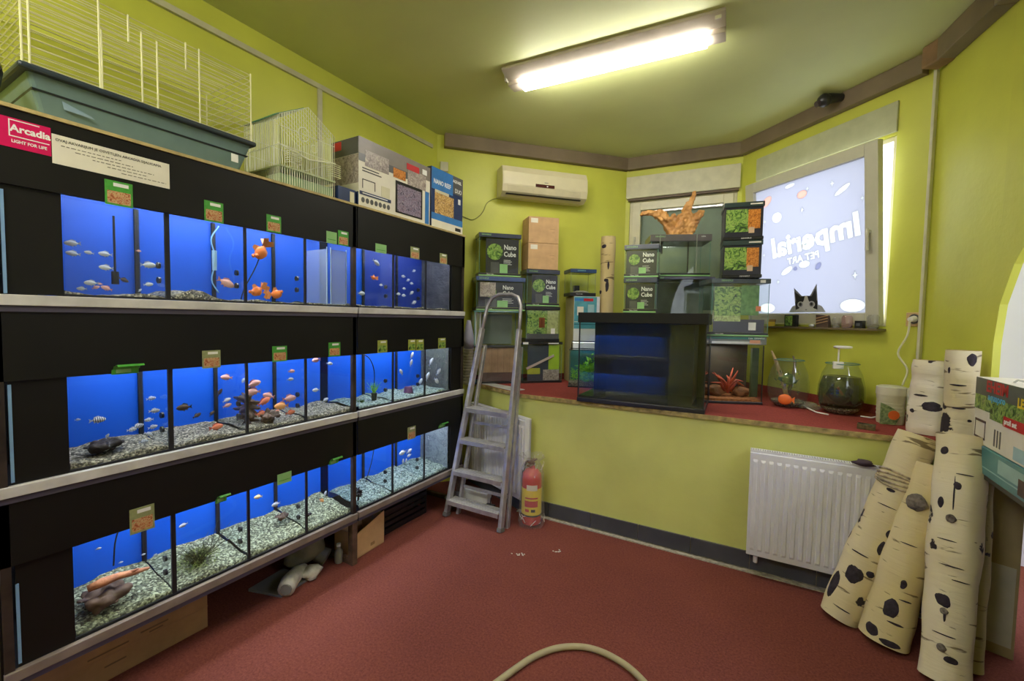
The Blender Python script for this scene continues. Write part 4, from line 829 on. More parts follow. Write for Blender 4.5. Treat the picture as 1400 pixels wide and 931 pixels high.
# ================================================================ STEP LADDER
def lp_(s, z, off=0):     # point on the leaning plane, off = behind it
    k = .225; n = Vector((0, 1, -k)).normalized()
    return Vector((s, 2.58+k*z, z))+n*off
t = thing('step_ladder', 'folded aluminium step ladder leaning on the sill', 'ladder', (-1.8, 2.6, 0))
def wl(mb, name, m, **k): return wb(mb, name, m, t, **k)
xl, xr = (-2.045, -1.565), (-1.93, -1.615)
def side(a, z): return a[0]+(a[1]-a[0])*z/1.62
for (x0, x1) in ((-2.045, -1.955), (-1.562, -1.618)):
    wl(MB().bar(lp_(x0, 0), lp_(x1, 1.42), .028, .050, (0, 1, 0)), 'side_rail', STEEL, bevel=.004)
    wl(MB().bar(lp_(x0, 0), lp_(x0+(x1-x0)*.02, .03), .036, .058, (0, 1, 0)), 'rubber_foot', mat('grey_rubber_foot', (.16, .15, .15), .7), bevel=.004)
    xx = x0+(.04 if x0 < -1.8 else -.0)
    wl(MB().bar(lp_(xx+.01, .0, .08), lp_(x1+(.01 if x0 < -1.8 else .0), 1.30, .06), .022, .035, (0, 1, 0)), 'rear_leg', STEEL, bevel=.004)
loop = [lp_(-1.958, 1.38), lp_(-1.945, 1.52), lp_(-1.935, 1.60), lp_(-1.90, 1.665), lp_(-1.84, 1.69), lp_(-1.73, 1.69), lp_(-1.665, 1.665), lp_(-1.632, 1.60), lp_(-1.625, 1.52), lp_(-1.616, 1.38)]
wl(MB().tube(loop, .014, 8), 'handrail', STEEL, smooth='all')
for i, z in enumerate((.125, .338, .57, .805)):
    x0 = -2.045+.09*z/1.42+.012; x1 = -1.562-.056*z/1.42-.012; p = lp_(0, z)
    wl(MB().box((x0, p.y-.045, z-.006), (x1, p.y+.055, z+.006)), 'step', STEELD, bevel=.003)
    wl(MB().box((x0, p.y-.047, z-.028), (x1, p.y-.041, z+.006)), 'step_edge', STEEL, bevel=.002)
    for k_ in range(4): wl(MB().box((x0+.01, p.y-.030+k_*.02, z+.006), (x1-.01, p.y-.024+k_*.02, z+.0085)), 'tread_rib', STEEL)
wl(MB().bar(lp_(-2.0, .22, .08), lp_(-1.58, .22, .08), .012, .02), 'brace', STEEL); wl(MB().bar(lp_(-1.99, .70, .07), lp_(-1.59, .70, .07), .012, .02), 'brace', STEEL)

# ================================================================ FIRE EXTINGUISHER, adaptor, box, papers
t = thing('fire_extinguisher', 'red fire extinguisher with yellow label wrapped in clear plastic', 'extinguisher', (-1.435, 2.80, 0))
EXR = mat('extinguisher_red', (.62, .03, .025), .25, coat=.5)
MB().lathe([(.055, .015), (.067, .02), (.072, .04), (.072, .35), (.066, .385), (.045, .41), (.022, .42), (.018, .44)], 24).build('cylinder', EXR, t, smooth=True)
MB().lathe([(.0728, .085), (.0728, .285)], 24, cap=False).build('label', mat('yellow_label', (.88, .66, .04), .4), t, smooth=True)
MB().lathe([(.0735, .083), (.0735, .095)], 24, cap=False).build('label_band', INK, t, smooth=True)
for i, (x0, x1, z0, z1, m) in enumerate(((-.035, .045, .275, .315, PRINTW), (-.05, .05, .155, .20, RED), (-.045, -.015, .12, .14, RED), (.0, .03, .12, .14, INK), (-.045, .05, .215, .225, RED))):
    mb = MB(); k = 8
    for j in range(k):
        a0 = -PI/2+R(0)+(x0+(x1-x0)*j/k)/.0735; a1 = -PI/2+(x0+(x1-x0)*(j+1)/k)/.0735; q = .0740+.0004*i
        mb.add([(q*math.cos(a0), q*math.sin(a0), z0), (q*math.cos(a1), q*math.sin(a1), z0), (q*math.cos(a1), q*math.sin(a1), z1), (q*math.cos(a0), q*math.sin(a0), z1)], [(0, 1, 2, 3)])
    mb.build('label_print', m, t, rot=(0, 0, R(25)))
text('lettering', '12345', .022, INK, t, (.002, -.0775, .293), rot=(R(90), 0, R(25)), align='CENTER') if 0 else None
MB().cyl((0, 0, .43), (0, 0, .465), .018).box((-.012, -.05, .465), (.012, .06, .475)).box((-.012, -.06, .445), (.012, .03, .453)).build('valve', mat('dark_brass', (.25, .14, .06), .4, metal=.6), t)
MB().tube([(.0, .03, .45), (-.06, .03, .45), (-.085, .02, .38), (-.085, .01, .2), (-.08, 0, .1)], .009, 8).build('hose', BLACKP, t, smooth='all')
mb = MB(); n = 28; rows = [(.09, .002), (.098, .03), (.092, .10), (.087, .2), (.085, .30), (.088, .37), (.075, .42), (.05, .46), (.06, .49), (.085, .515)]
rnd = random.Random(4)
for i, (r_0, z) in enumerate(rows):
    for j in range(n): a = 2*PI*j/n; q = r_0*(1+rnd.uniform(-.07, .07)*(2.2 if i > 6 else 1 if i < 3 else .6)); mb.v.append((q*math.cos(a), q*math.sin(a), z+rnd.uniform(-.012, .012)*(i > 5)))
for i in range(len(rows)-1):
    for j in range(n): mb.f.append((i*n+j, i*n+(j+1) % n, (i+1)*n+(j+1) % n, (i+1)*n+j)); mb.m.append(0)
mb.build('plastic_wrap', PLASTICW, t)
for i in range(34):
    a = rnd.uniform(0, 6.28); low = i % 3 == 0; z = rnd.uniform(.01, .10) if low else rnd.uniform(.38, .52); q = .093 if low else rnd.uniform(.03, .085); da = rnd.uniform(-.5, .5)
    MB().tube([(q*math.cos(a), q*math.sin(a), z), ((q+.006)*math.cos(a+da*.5), (q+.006)*math.sin(a+da*.5), z+rnd.uniform(-.02, .03)), (q*math.cos(a+da), q*math.sin(a+da), z+rnd.uniform(-.03, .04))], .0016, 4).build('wrap_highlight', mat('white_fold_highlight', (.75, .72, .68), .3), t)  # white strands paint highlights onto the creases of the wrap
t = thing('white_box', 'flat white box standing on the floor behind the ladder', 'box', (-1.95, 2.845, 0)); MB().box((-.13, -.03, 0), (.12, .03, .13)).build('carton', WHITEP, t, bevel=.004); MB().box((-.131, -.031, .10), (.121, .031, .132)).build('lid', WHITEP, t, bevel=.003)
t = thing('adaptor', 'black power adaptor lying against the white box', 'adaptor', (-1.78, 2.78, 0)); hx(MB(), -.05, .05, -.03, .03, 0, -.035, .035, -.02, .02, .075).build('body', BLACKP, t, bevel=.004)
MB().tube([(0, 0, .07), (.0, .01, .12), (.02, .02, .15), (.05, .02, .14)], .004, 6).build('cord', BLACKP, t)
t = thing('plastic_bag', 'crumpled clear plastic bag under the ladder', 'bag', (-2.08, 2.72, 0)); MB().blob((0, 0, .06), .05, .07, .075, 5, 14, .25, flat=.8).build('film', thin_glass('grey_bag_film', (.6, .6, .62), 1.5, .2, .3, (.4, .4, .45)), t)
# crumbs
rnd = random.Random(2); mb = MB()
for cx, cy, n_ in ((-1.315, 2.39, 9), (-1.10, 2.56, 7)):
    for i in range(n_): mb.blob((cx+rnd.uniform(-.04, .04), cy+rnd.uniform(-.02, .02)+.0, .003), .006, .004, .003, i, 5, .2)
tag(mb.build('paper_crumbs', PRINTW), 'tiny white paper crumbs scattered on the red carpet', 'crumbs', kind='stuff')
# hose
hp = []
ctrl = [(-.93, 1.33), (-.90, 1.45), (-.868, 1.56), (-.835, 1.655), (-.79, 1.735), (-.74, 1.79), (-.68, 1.83), (-.62, 1.85), (-.55, 1.852), (-.47, 1.835), (-.40, 1.80), (-.32, 1.74), (-.22, 1.66), (-.1, 1.55)]
tag(MB().tube(cr([(x, y, .016) for x, y in ctrl]), .0135, 10).build('garden_hose', mat('beige_hose', (.42, .36, .22), .5), smooth='all'), 'beige rubber hose looping on the carpet', 'hose')

# ================================================================ UNDER THE RACKS
t = thing('cardboard_box', 'long low cardboard box pushed under the longer rack', 'box', (-2.36, .76, 0)); MB().box((-.10, -.40, 0), (.10, .28, .19)).build('carton', CARD, t, bevel=.004)
MB().box((.1, -.40, .10), (.101, .28, .106)).build('tape', mat('brown_tape', (.32, .18, .08), .3), t); [MB().box((.1, y0, z0), (.1013, y1, z0+.006)).build('printed_mark', mat('brown_ink', (.16, .09, .04), .6), t) for y0, y1, z0 in ((.02, .12, .13), (.05, .10, .115), (-.15, -.02, .12), (-.10, -.03, .06))]
t = thing('open_cardboard_box', 'open cardboard box standing under the rack corner', 'box', (-2.24, 1.93, 0), R(3))
mb = MB(); mb.box((-.10, -.115, 0), (.10, .115, .006)); mb.build('bottom', CARDL, t)
MB().hexa([(.095, -.115, 0), (.10, -.115, 0), (.10, .115, 0), (.095, .115, 0)], [(.095, -.115, .155), (.10, -.115, .155), (.10, .115, .215), (.095, .115, .215)]).build('front_wall', CARDL, t)
for nme, lo, hi in (('back_wall', (-.10, -.115, .006), (-.095, .115, .2)), ('side_wall', (-.095, -.115, .006), (.095, -.11, .15)), ('side_wall', (-.095, .11, .006), (.095, .115, .2))): MB().box(lo, hi).build(nme, CARDL, t)
pp_ = MB().box((.1, -.005, .03), (.101, .03, .05)).build('printed_mark', CARD, t)
t = thing('rolled_bag', 'rolled white plastic sheet lying on the carpet under the rack', 'bag', (-2.25, 1.45, 0))
sheetm = mat('crumpled_white_sheet', (.62, .60, .56), .4, var=.15, scale=25, bump=.5, bscale=30)
MB().tube([(.10, -.085, .045), (.06, -.04, .05), (.02, .03, .05), (0, .09, .04)], [.043, .046, .04, .03], 12).build('roll', sheetm, t, smooth='all')
MB().tube([(.103, -.090+.0, .045), (.09, -.07, .046)], [.03, .03], 10).build('inner_fold', mat('grey_fold', (.2, .2, .2), .6), t)
MB().blob((.05, .09, .035), .05, .06, .035, 4, 12, .25).build('crumpled_end', sheetm, t, smooth='all')
MB().hexa([(-.12, -.16, .0), (.08, -.10, .0), (.06, .10, .0), (-.14, .05, 0)], [(-.12, -.16, .015), (.08, -.10, .01), (.06, .10, .012), (-.14, .05, .02)]).build('loose_sheet', mat('grey_translucent_sheet', (.20, .20, .22), .3), t)
t = thing('sack', 'slumped greenish sack with a grey pot under the rack', 'sack', (-2.36, 1.63, 0)); MB().blob((0, -.02, .12), .10, .13, .12, 12, 16, .18, flat=.9).build('cloth', mat('olive_grey_sack', (.22, .20, .12), .9, col2=(.10, .09, .06), scale=8, bump=.5, bscale=18), t, smooth='all')
MB().cyl((.06, .03, .06), (.11, .06, .035), .045, .05, 14).build('pot', mat('grey_pot', (.16, .15, .14), .6), t, smooth=True)
t = thing('small_bottle', 'small white-capped bottle beside the rack leg', 'bottle', (-2.20, 1.735, 0)); MB().lathe([(.022, 0), (.024, .01), (.024, .07), (.012, .085), (.012, .1)], 14).build('bottle_body', mat('grey_bottle', (.25, .24, .2), .4), t, smooth=True); MB().cyl((0, 0, .1), (0, 0, .115), .013).build('cap', WHITEP, t)
for i, (y, z, lb) in enumerate(((2.32, 0, 'black slatted crate under the shorter rack, lower one'), (2.32, .13, 'black slatted crate under the shorter rack, stacked on top'))):
    t = thing('crate', lb, 'crate', (-2.34, y, z), group='black crates under the rack')
    for k_ in range(3): 
        for x in (-.13, .125): MB().box((x, -.22, .012+k_*.042), (x+.006, .22, .038+k_*.042)).build('slat', BLACKP, t)
        for yy in (-.22, .215): MB().box((-.13, yy, .012+k_*.042), (.13, yy+.005, .038+k_*.042)).build('slat', BLACKP, t)
    for x in (-.13, .12):
        for yy in (-.22, .21): MB().box((x, yy, 0), (x+.012, yy+.012, .13)).build('corner_post', BLACKP, t)
    MB().box((-.13, -.22, 0), (.13, .22, .008)).build('bottom', BLACKP, t)

# ================================================================ TANKS ON THE SILL
# local frame: origin at the front left foot, front face looks along -y
def gtank(label, base, rz, w, d, h, lid=None, lidh=.03, over=.004, baseh=.02, name='glass_tank', cat='aquarium', grp='glass tanks stacked on the sill', strip=None, open_top=False, rim=None):
    t = thing(name, label, cat, base, rz, grp)
    z0, z1 = baseh, h-(lidh if lid else 0)
    g = .004
    MB().box((0, 0, z0), (w, g, z1)).build('front_pane', GLASS, t); MB().box((0, d-g, z0), (w, d, z1)).build('back_pane', GLASS, t)
    MB().box((0, g, z0), (g, d-g, z1)).build('side_pane', GLASS, t); MB().box((w-g, g, z0), (w, d-g, z1)).build('side_pane', GLASS, t)
    if baseh: MB().box((-.004, -.004, 0), (w+.004, d+.004, baseh)).build('base_rim', rim or BLACKP, t, bevel=.002)
    if lid: MB().box((-over, -over, h-lidh), (w+over, d+over, h-.001)).build('lid', lid, t, bevel=.003)
    if strip: MB().box((-.0045, -.0055, .002), (w+.0045, -.004, baseh*.45)).build('rim_stripe', strip, t)
    return t
GL = mat('glass_edge_green', (.12, .28, .24), .1)
def edges(t, w, d, z0, z1, m=GL, s=.003):
    for x in (0, w-s):
        for y in (-.001, d-s): MB().box((x, y, z0), (x+s, y+s, z1)).build('glass_edge', m, t)
def nano(label, base, rz, w, d, h, lid=LIDB, card=CHAR, big=1.0, x0=.16, wide=False):
    t = gtank(label, base, rz, w, d, h, lid, .038, .006, .028, strip=LGREEN)
    a, b = w*x0, w*.96; y = .008; zt = h-.048
    if wide: a = w*.04
    pp(t, 'display_card', a, b, .03, zt, y, card, .002)
    cw = b-a; cz = .03+(zt-.03)*.62; r_ = min(cw*.24, (zt-.03)*.24)
    MB().prism(ell(a+cw*.27, cz, r_, r_, 0, 18), y-.0034, y-.0024, lambda u, v, w_: (u, w_, v)).build('round_photo', PICG, t)
    pp(t, 'cabinet_drawing', a+cw*.15, a+cw*.40, .032, .03+(zt-.03)*.32, y-.0024, GREYP)
    pp(t, 'green_label', a+cw*.42, a+cw*.66, .032, .03+(zt-.03)*.27, y-.0034, LGREEN)
    text('lettering', 'Nano\nCube', .052*big, WINK, t, (a+cw*.54, y-.0030, cz+.012), sx=.85, bold=.001)
    for i in range(4): pp(t, 'print_line', a+cw*.54, a+cw*(.75+.04*(i % 2)), cz-.062*big-.012*i, cz-.059*big-.012*i, y-.0024, WINK)
    text('lettering', 'DENNERLE', .017, LGREEN, t, (w*.05, -.0068, h-.018), sx=1.0); text('lettering', 'Nano Cube', .013, WINK, t, (w*.18, -.0046, .018))
    edges(t, w, d, .03, h-.04)
    return t
r45 = R(45); Lx, Ly = -2.19, 3.15
t = gtank('lowest tank of the stack behind the ladder, brown printed panel inside', (Lx, Ly, .92), r45, .39, .185, .335, BLACKP, .014, .004, .018)
pp(t, 'wood_print', .03, .36, .10, .318, .012, mat('pale_wood_print', (.42, .26, .17), .6, var=.15, scale=9)); pp(t, 'dark_print', .03, .36, .02, .10, .012, mat('brown_shadow_print', (.12, .07, .07), .6))
for i in range(5): pp(t, 'board_joint', .09+i*.055, .092+i*.055, .10, .318, .0105, mat('brown_line', (.25, .14, .09), .6))
edges(t, .39, .185, .02, .32)
t = gtank('empty glass tank with teal rim in the stack behind the ladder', (Lx-.01, Ly-.01, 1.256), r45, .42, .185, .31, mat('teal_glass_rim', (.08, .26, .25), .15), .012, .006, .0)
pp(t, 'grey_card', .10, .38, .01, .28, .17, mat('grey_green_card_b', (.16, .20, .17), .5)); edges(t, .42, .185, 0, .3, mat('teal_edge', (.16, .42, .42), .1), .005)
for x in (.02, .06): MB().cyl((x, .05, .01), (x, .05, .28), .006).cyl((x, .05, .28), (x, .05, .296), .012).build('rod', WHITEP, t)
t = nano('wide tank with blue lid above the teal rimmed tank', (Lx, Ly, 1.568), r45, .435, .19, .297, mat('blue_lid', (.07, .11, .27), .25), wide=True, big=1.0)
pp(t, 'coral_photo', .03, .17, .12, .245, .002, PICM)
nano('cube tank on top of the stack behind the ladder', (Lx+.014, Ly+.014, 1.867), r45, .37, .17, .375, LIDB, big=1.15)
Sx, Sy = -1.867, 3.47
t = gtank('lowest tank of the second stack with aquascaping tools card inside', (Sx-.02, Sy-.02, .92), r45, .375, .2, .372, BLACKP, .022, .006, .02)
pp(t, 'display_card', .05, .36, .02, .345, .012, mat('dark_slate_print', (.05, .06, .09), .4)); pp(t, 'lime_print', .25, .355, .12, .345, .0098, mat('lime_print', (.35, .50, .04), .4)); pp(t, 'planting_print', .20, .355, .022, .12, .0098, PICM); pp(t, 'yellow_card', .05, .17, .08, .135, .0098, mat('yellow_card', (.45, .45, .06), .4))
MB().bar((.04, .006, .13), (.30, .006, .25), .02, .012, (0, 1, 0)).build('paper_tube', mat('dull_pink_paper', (.5, .40, .38), .6), t)
pp(t, 'lid_print', .24, .34, .356, .366, -.0062, WINK); pp(t, 'label', .0, .05, .352, .371, -.0062, WINK); edges(t, .375, .2, .02, .35)
t = gtank('tank with a green planted picture in the second stack', (Sx, Sy, 1.293), r45, .315, .2, .32, BLACKP, .03, .006, .03)
pp(t, 'planted_photo', .01, .22, .07, .285, .003, PICG); pp(t, 'cream_panel', .20, .305, .05, .285, .0018, mat('cream_green_print', (.42, .46, .22), .4, var=.2, scale=40)); pp(t, 'dark_band', .005, .31, .03, .075, .0015, GREYP); pp(t, 'code_label', .235, .275, .075, .125, .0005, WINK)
for i, a in enumerate(((-.1, 0), (.05, .02))): pp(t, 'red_plant_print', .12+i*.02, .155+i*.02, .13, .22, .0005, mat('red_brown_print', (.20, .06, .02), .5))
edges(t, .315, .2, .03, .29)
nano('cube tank under the two cardboard boxes', (Sx, Sy, 1.615), r45, .305, .2, .33, LIDB, big=.95)
for z, h_, lb in ((1.947, .232, 'plain cardboard box directly on the cube tank'), (2.181, .232, 'plain cardboard box, upper of the two')):
    t = thing('cardboard_box', lb, 'box', (Sx+.005, Sy+.005, z), r45, 'cardboard boxes on the second stack')
    MB().box((0, 0, 0), (.285, .20, h_)).build('carton', CARDL, t, bevel=.003); pp(t, 'white_label', .02, .085, h_-.055, h_-.015, 0, PRINTW); pp(t, 'printed_mark', .20, .245, h_*.55, h_*.56, 0, CARD); pp(t, 'printed_mark', .215, .245, h_*.42, h_*.43, 0, CARD)
# white cabinet with poster
t = thing('white_cabinet', 'tall white cabinet with teal poster between tank stacks', 'cabinet', (-1.52, 3.73, .92), R(40))
MB().box((0, 0, 0), (.245, .26, .795)).build('body', mat('beige_side', (.52, .46, .26), .5), t, bevel=.003); MB().box((.0, -.004, .002), (.245, 0, .793)).build('front_panel', mat('white_front', (.72, .74, .78), .35), t, bevel=.001)
MB().box((.002, -.0065, .50), (.215, -.004, .79)).build('poster', mat('teal_poster', (.10, .36, .46), .4, var=.1, scale=20), t); pp(t, 'red_heading', .09, .18, .75, .775, -.0065, RED); pp(t, 'poster_heading', .005, .09, .75, .775, -.0065, BLUEP)
pp(t, 'poster_photo', .03, .09, .62, .70, -.0065, PRINTW); pp(t, 'poster_photo', .13, .19, .60, .72, -.0065, mat('pale_teal', (.35, .55, .6), .4)); pp(t, 'poster_line', .004, .21, .535, .545, -.0065, mat('deep_teal', (.02, .16, .22), .4)); pp(t, 'poster_line', .004, .21, .56, .565, -.0065, PRINTW)
t = gtank('small clear tank with dark blue lid on the white cabinet', (-1.545, 3.705, 1.716), R(40), .235, .2, .245, mat('navy_lid', (.03, .06, .16), .2), .035, .006, .03)
edges(t, .235, .2, .03, .21, mat('grey_edge', (.3, .32, .2), .15)); MB().box((.06, .08, .032), (.11, .12, .10)).build('filter', BLACKP, t); MB().blob((.12, .09, .035), .09, .07, .02, 3, 12, .2).build('crumpled_bag', mat('grey_bag', (.4, .38, .3), .5), t, smooth='all'); text('lettering', 'Nano Cube', .013, WINK, t, (.05, -.0046, .018)); text('lettering', 'DENNERLE', .016, mat('cyan_ink', (.2, .5, .6), .4), t, (.06, -.0068, .228))
# lit planted tank
t = gtank('lit planted tank with bright green plants in front of the white cabinet', (-1.46, 3.50, .935), R(20), .236, .2, .325, None, 0, 0, .012, name='planted_tank', grp=None)
t.location.z = .92
MB().box((.0, 0, .012), (.236, .2, .04)).build('gravel_bed', GRAV, t); MB().box((0, -.002, .318), (.236, .2, .326)).build('black_rim', BLACKP, t) if 0 else None
for lo, hi in (((0, -.002, .318), (.236, .004, .326)), ((0, .196, .318), (.236, .2, .326)), ((0, .004, .318), (.004, .196, .326)), ((.232, .004, .318), (.236, .196, .326))): MB().box(lo, hi).build('rim', BLACKP, t)
MB().box((.005, .193, .04), (.231, .195, .31)).build('background', mat('deep_teal_background', (.01, .10, .12), .4), t)
rnd = random.Random(11); mb = MB()
for i in range(520):
    x, y = .02+.195*rnd.random(), rnd.uniform(.012, .15); tall = .05+.17*(x/.23)*rnd.random()+.06*rnd.random(); a = rnd.uniform(0, 6.28); s_ = rnd.uniform(.012, .035) if x > .11 else rnd.uniform(.006, .014)
    p = Vector((x, y, .04+tall*rnd.random()+.01)); v = Vector((math.cos(a), math.sin(a)*.6, rnd.uniform(0, 1.2))).normalized(); u = v.cross(Vector((0, 1, .2))).normalized()
    q = [p-u*s_*.3, p+v*s_*.4-u*s_*.35, p+v*s_*1.4, p+v*s_*.4+u*s_*.35]
    q = [Vector((min(.228, max(.008, k_.x)), min(.188, max(.008, k_.y)), k_.z)) for k_ in q]; mb.add(q, [(0, 1, 2, 3)])
o = mb.build('leaves', PLANT, t); o['kind'] = 'stuff'
for i in range(5): x = .12+.022*i; MB().tube([(x, .1, .04), (x+.005, .11, .14), (x-.004+.01*i, .1, .22+.01*i)], .002, 5).build('stem', PLANTD, t)
MB().box((.02, .06, .385), (.22, .12, .395)).build('light_bar', BLACKP, t, bevel=.002); MB().tube([(.02, .0, .325), (.02, .0, .37), (.02, .09, .392)], .003, 5).build('light_bracket', BLACKP, t); MB().tube([(.216, .0, .325), (.216, .0, .37), (.216, .09, .392)], .003, 5).build('light_bracket', BLACKP, t)
MB().box((.025, .065, .3835), (.215, .115, .385)).build('light_strip', emit('plant_light', (.9, 1, .9), 3), t)
MB().blob((-.005, -.02, .01), .03, .02, .012, 2, 8, .1).build('stone', CARD, t) if 0 else None
# black tank
t = gtank('big black framed aquarium overhanging the red sill', (-1.15, 2.93, .92), R(3), .83, .40, .633, None, 0, 0, .028, name='black_aquarium', grp=None)
t.children[0].data.materials[0] = GLASSR
MB().box((-.008, -.008, .562), (.838, .408, .633)).build('hood', BLACK, t, bevel=.003); MB().box((-.002, -.002, .006), (.832, .402, .03)).build('base', BLACKP, t)
MB().box((.006, .385, .03), (.824, .396, .56)).build('back_panel', BLACKP, t)
for x in (0, .822):
    for y in (-.002, .394): MB().box((x, y, .028), (x+.008, y+.008, .562)).build('corner_post', BLACKP, t)
MB().box((.10, .12, .03), (.102, .38, .56)).build('inner_divider', GLASS, t); MB().box((.75, .06, .03), (.756, .38, .56)).build('filter_chamber', BLACKP, t)
MB().box((.006, .006, .029), (.824, .384, .045)).build('floor_panel', mat('dark_glass_floor', (.03, .03, .035), .1), t)
# empty supports hidden behind the black tank
gtank('plain glass tank under the two small cube tanks', (-.97, 3.40, .92), R(8), .235, .19, .64, BLACKP, .02)
nano('lower small cube tank behind the black aquarium', (-.97, 3.40, 1.562), R(8), .235, .19, .268, LIDB, big=.85, x0=.04)
nano('upper small cube tank beside the driftwood stack', (-.972, 3.40, 1.832), R(8), .245, .19, .252, LIDB, big=.85, x0=.04)
Bx, By, rb = -.832, 3.64, R(22)
gtank('dusty glass tank hidden low behind the black aquarium', (Bx, By, .92), rb, .48, .26, .642, BLACKP, .02)
t = gtank('wide dusty tank under the one carrying the root', (Bx, By, 1.564), rb, .49, .27, .295, mat('grey_violet_lid', (.10, .10, .15), .25), .022, .008, .0)
pp(t, 'dust_film', .006, .484, .0, .27, .262, mat('dusty_grey', (.26, .29, .27), .8, var=.2, scale=5)); text('lettering', 'DENNERLE', .016, LGREEN, t, (.03, -.0088, .284)); edges(t, .49, .27, 0, .27)
t = gtank('wide clear tank carrying the driftwood root', (Bx, By, 1.861), rb, .455, .27, .333, mat('taupe_lid', (.12, .11, .11), .25), .055, .008, .026, strip=LGREEN)
for x in (.07, .345): MB().box((x, .262, .03), (x+.008, .268, .28)).build('support_rod', GREYP, t)
for x in (.065, .345): MB().box((x, -.012, .025), (x+.006, -.009, .333)).build('strap', mat('grey_strap', (.22, .24, .2), .4), t)
MB().cyl((.11, .15, .20), (.11, .15, .278), .008).build('hanging_filter', GREYP, t); text('lettering', 'DENNERLE', .016, LGREEN, t, (.03, -.0088, .315)); text('lettering', 'cube', .018, WINK, t, (.38, -.0088, .315)); text('lettering', 'Nano Tank', .013, WINK, t, (.02, -.0046, .016)); edges(t, .455, .27, .03, .28)
# driftwood root
def onb(s, z, d=.12): c_, s_ = math.cos(rb), math.sin(rb); return Vector((Bx+c_*s-s_*d, By+s_*s+c_*d, z))
t = thing('driftwood_root', 'spiky orange driftwood root standing on the wide tank', 'driftwood', onb(.21, 2.194)); t.rotation_euler = (0, 0, rb)
outl = [(921, 321), (916, 311), (909, 301), (902, 294), (895, 290), (886, 289), (878, 289), (879, 284), (890, 283), (900, 283), (907, 281), (912, 285), (917, 288), (919, 295), (922, 290), (926, 287), (929, 294), (932, 289), (937, 287), (940, 276), (943, 271), (947, 268), (951, 257), (954, 256), (954, 264), (951, 276), (949, 286), (951, 289), (957, 286), (961, 283), (967, 284), (967, 290), (963, 295), (959, 304), (955, 312), (952, 321)]
K_ = .0056
mb = MB().prism([((u-929)*K_, (321-v)*K_) for u, v in outl], -.022, .022, lambda u, v, w_: (u, w_*(1.6 if v < .1 else 1)-.12*max(0, v-.1), v))
mb.tube([((921-929)*K_+.03, 0, .0), (.03, -.0, .07), (.05, -.03, .13)], [.05, .05, .02], 10); mb.tube([(.10, .0, .05), (.15, -.03, .13), (.18, -.06, .16)], [.035, .022, .008], 8); mb.tube([(-.03, .0, .06), (-.07, -.04, .13), (-.12, -.06, .15)], [.035, .02, .006], 8)
o = mb.build('root', WOOD, t); 
md = o.modifiers.new('remesh', 'REMESH'); md.mode = 'VOXEL'; md.voxel_size = .0065; md.use_smooth_shade = True
tx = bpy.data.textures.new('root_grain', 'CLOUDS'); tx.noise_scale = .022; dm = o.modifiers.new('grain', 'DISPLACE'); dm.texture = tx; dm.strength = .03; dm.mid_level = .5
# right stack
Rx, Ry, rr_ = -.343, 3.41, R(24)
t = gtank('tank with red roots glowing inside, lowest of the window stack', (Rx, Ry, .92), rr_, .365, .28, .48, None, 0, 0, .018, name='root_tank')
MB().box((-.01, -.01, .425), (.375, .29, .48)).build('hood', mat('steel_hood', (.16, .18, .17), .3, metal=.3), t, bevel=.003); MB().box((.0, -.0125, .462), (.36, -.01, .478)).build('hood_stripe', mat('teal_stripe', (.02, .16, .14), .3), t); MB().box((.005, -.013, .43), (.34, -.01, .447)).build('hood_tray', mat('silver_tray', (.55, .55, .52), .25, metal=.5), t)
pp(t, 'orange_box_print', .26, .33, .435, .458, -.013, mat('peach_print', (.62, .30, .18), .5)); text('lettering', 'Cube', .014, WINK, t, (.25, -.0135, .470)); text('lettering', 'DENNERLE', .014, WINK, t, (.29, -.0135, .470))
MB().box((.006, .262, .018), (.359, .272, .42)).build('back_panel', mat('dark_brown_back', (.03, .022, .012), .5), t); MB().box((.006, .006, .018), (.359, .262, .035)).build('gravel_bed', mat('orange_sand', (.35, .13, .04), .9, var=.3, scale=60), t)
mb = MB(); rn = random.Random(5)
for i in range(11):
    a = rn.uniform(-1.3, 1.3); mb.tube([(.18+.02*math.sin(i), .14, .08+.02*math.cos(i)), (.18+.07*math.sin(a), .13+rn.uniform(-.05, .05), .12+.05*math.cos(a)), (.18+.14*math.sin(a), .13+rn.uniform(-.06, .06), .09+.17*max(0, math.cos(a))*rn.random())], [.014, .009, .003], 6)
mb.build('red_root', mat('red_root', (.42, .07, .03), .7, var=.3, scale=20), t, smooth='all')
MB().blob((.10, .16, .07), .07, .06, .045, 5, 12, .2).build('root_stone', DRIFT, t, smooth='all'); MB().blob((.28, .16, .065), .065, .06, .04, 6, 12, .2).build('root_stone', DRIFT, t, smooth='all'); edges(t, .365, .28, .02, .42, BLACKP, .006)
MB().box((.30, .03, .05), (.345, .06, .40)).build('inner_filter', mat('dark_green_filter', (.03, .05, .015), .4), t)
area('root_tank_light', (Rx+.10, Ry+.20, .92+.40), (Rx+.10, Ry+.20, .92), .2, .1, .35, (1, .9, .75))
t = gtank('tank with large green planted picture below the two orange boxes', (Rx-.003, Ry, 1.402), rr_, .385, .28, .408, mat('slate_lid', (.06, .08, .09), .25), .035, .006, .026, strip=LGREEN)
pp(t, 'planted_photo', .02, .20, .12, .35, .004, PICG); pp(t, 'planted_photo', .20, .32, .15, .36, .004, mat('light_green_print', (.16, .34, .09), .4, col2=(.05, .14, .03), scale=30)); pp(t, 'moss_photo', .02, .20, .105, .145, .002, mat('pale_moss_print', (.45, .55, .22), .5, var=.3, scale=60))
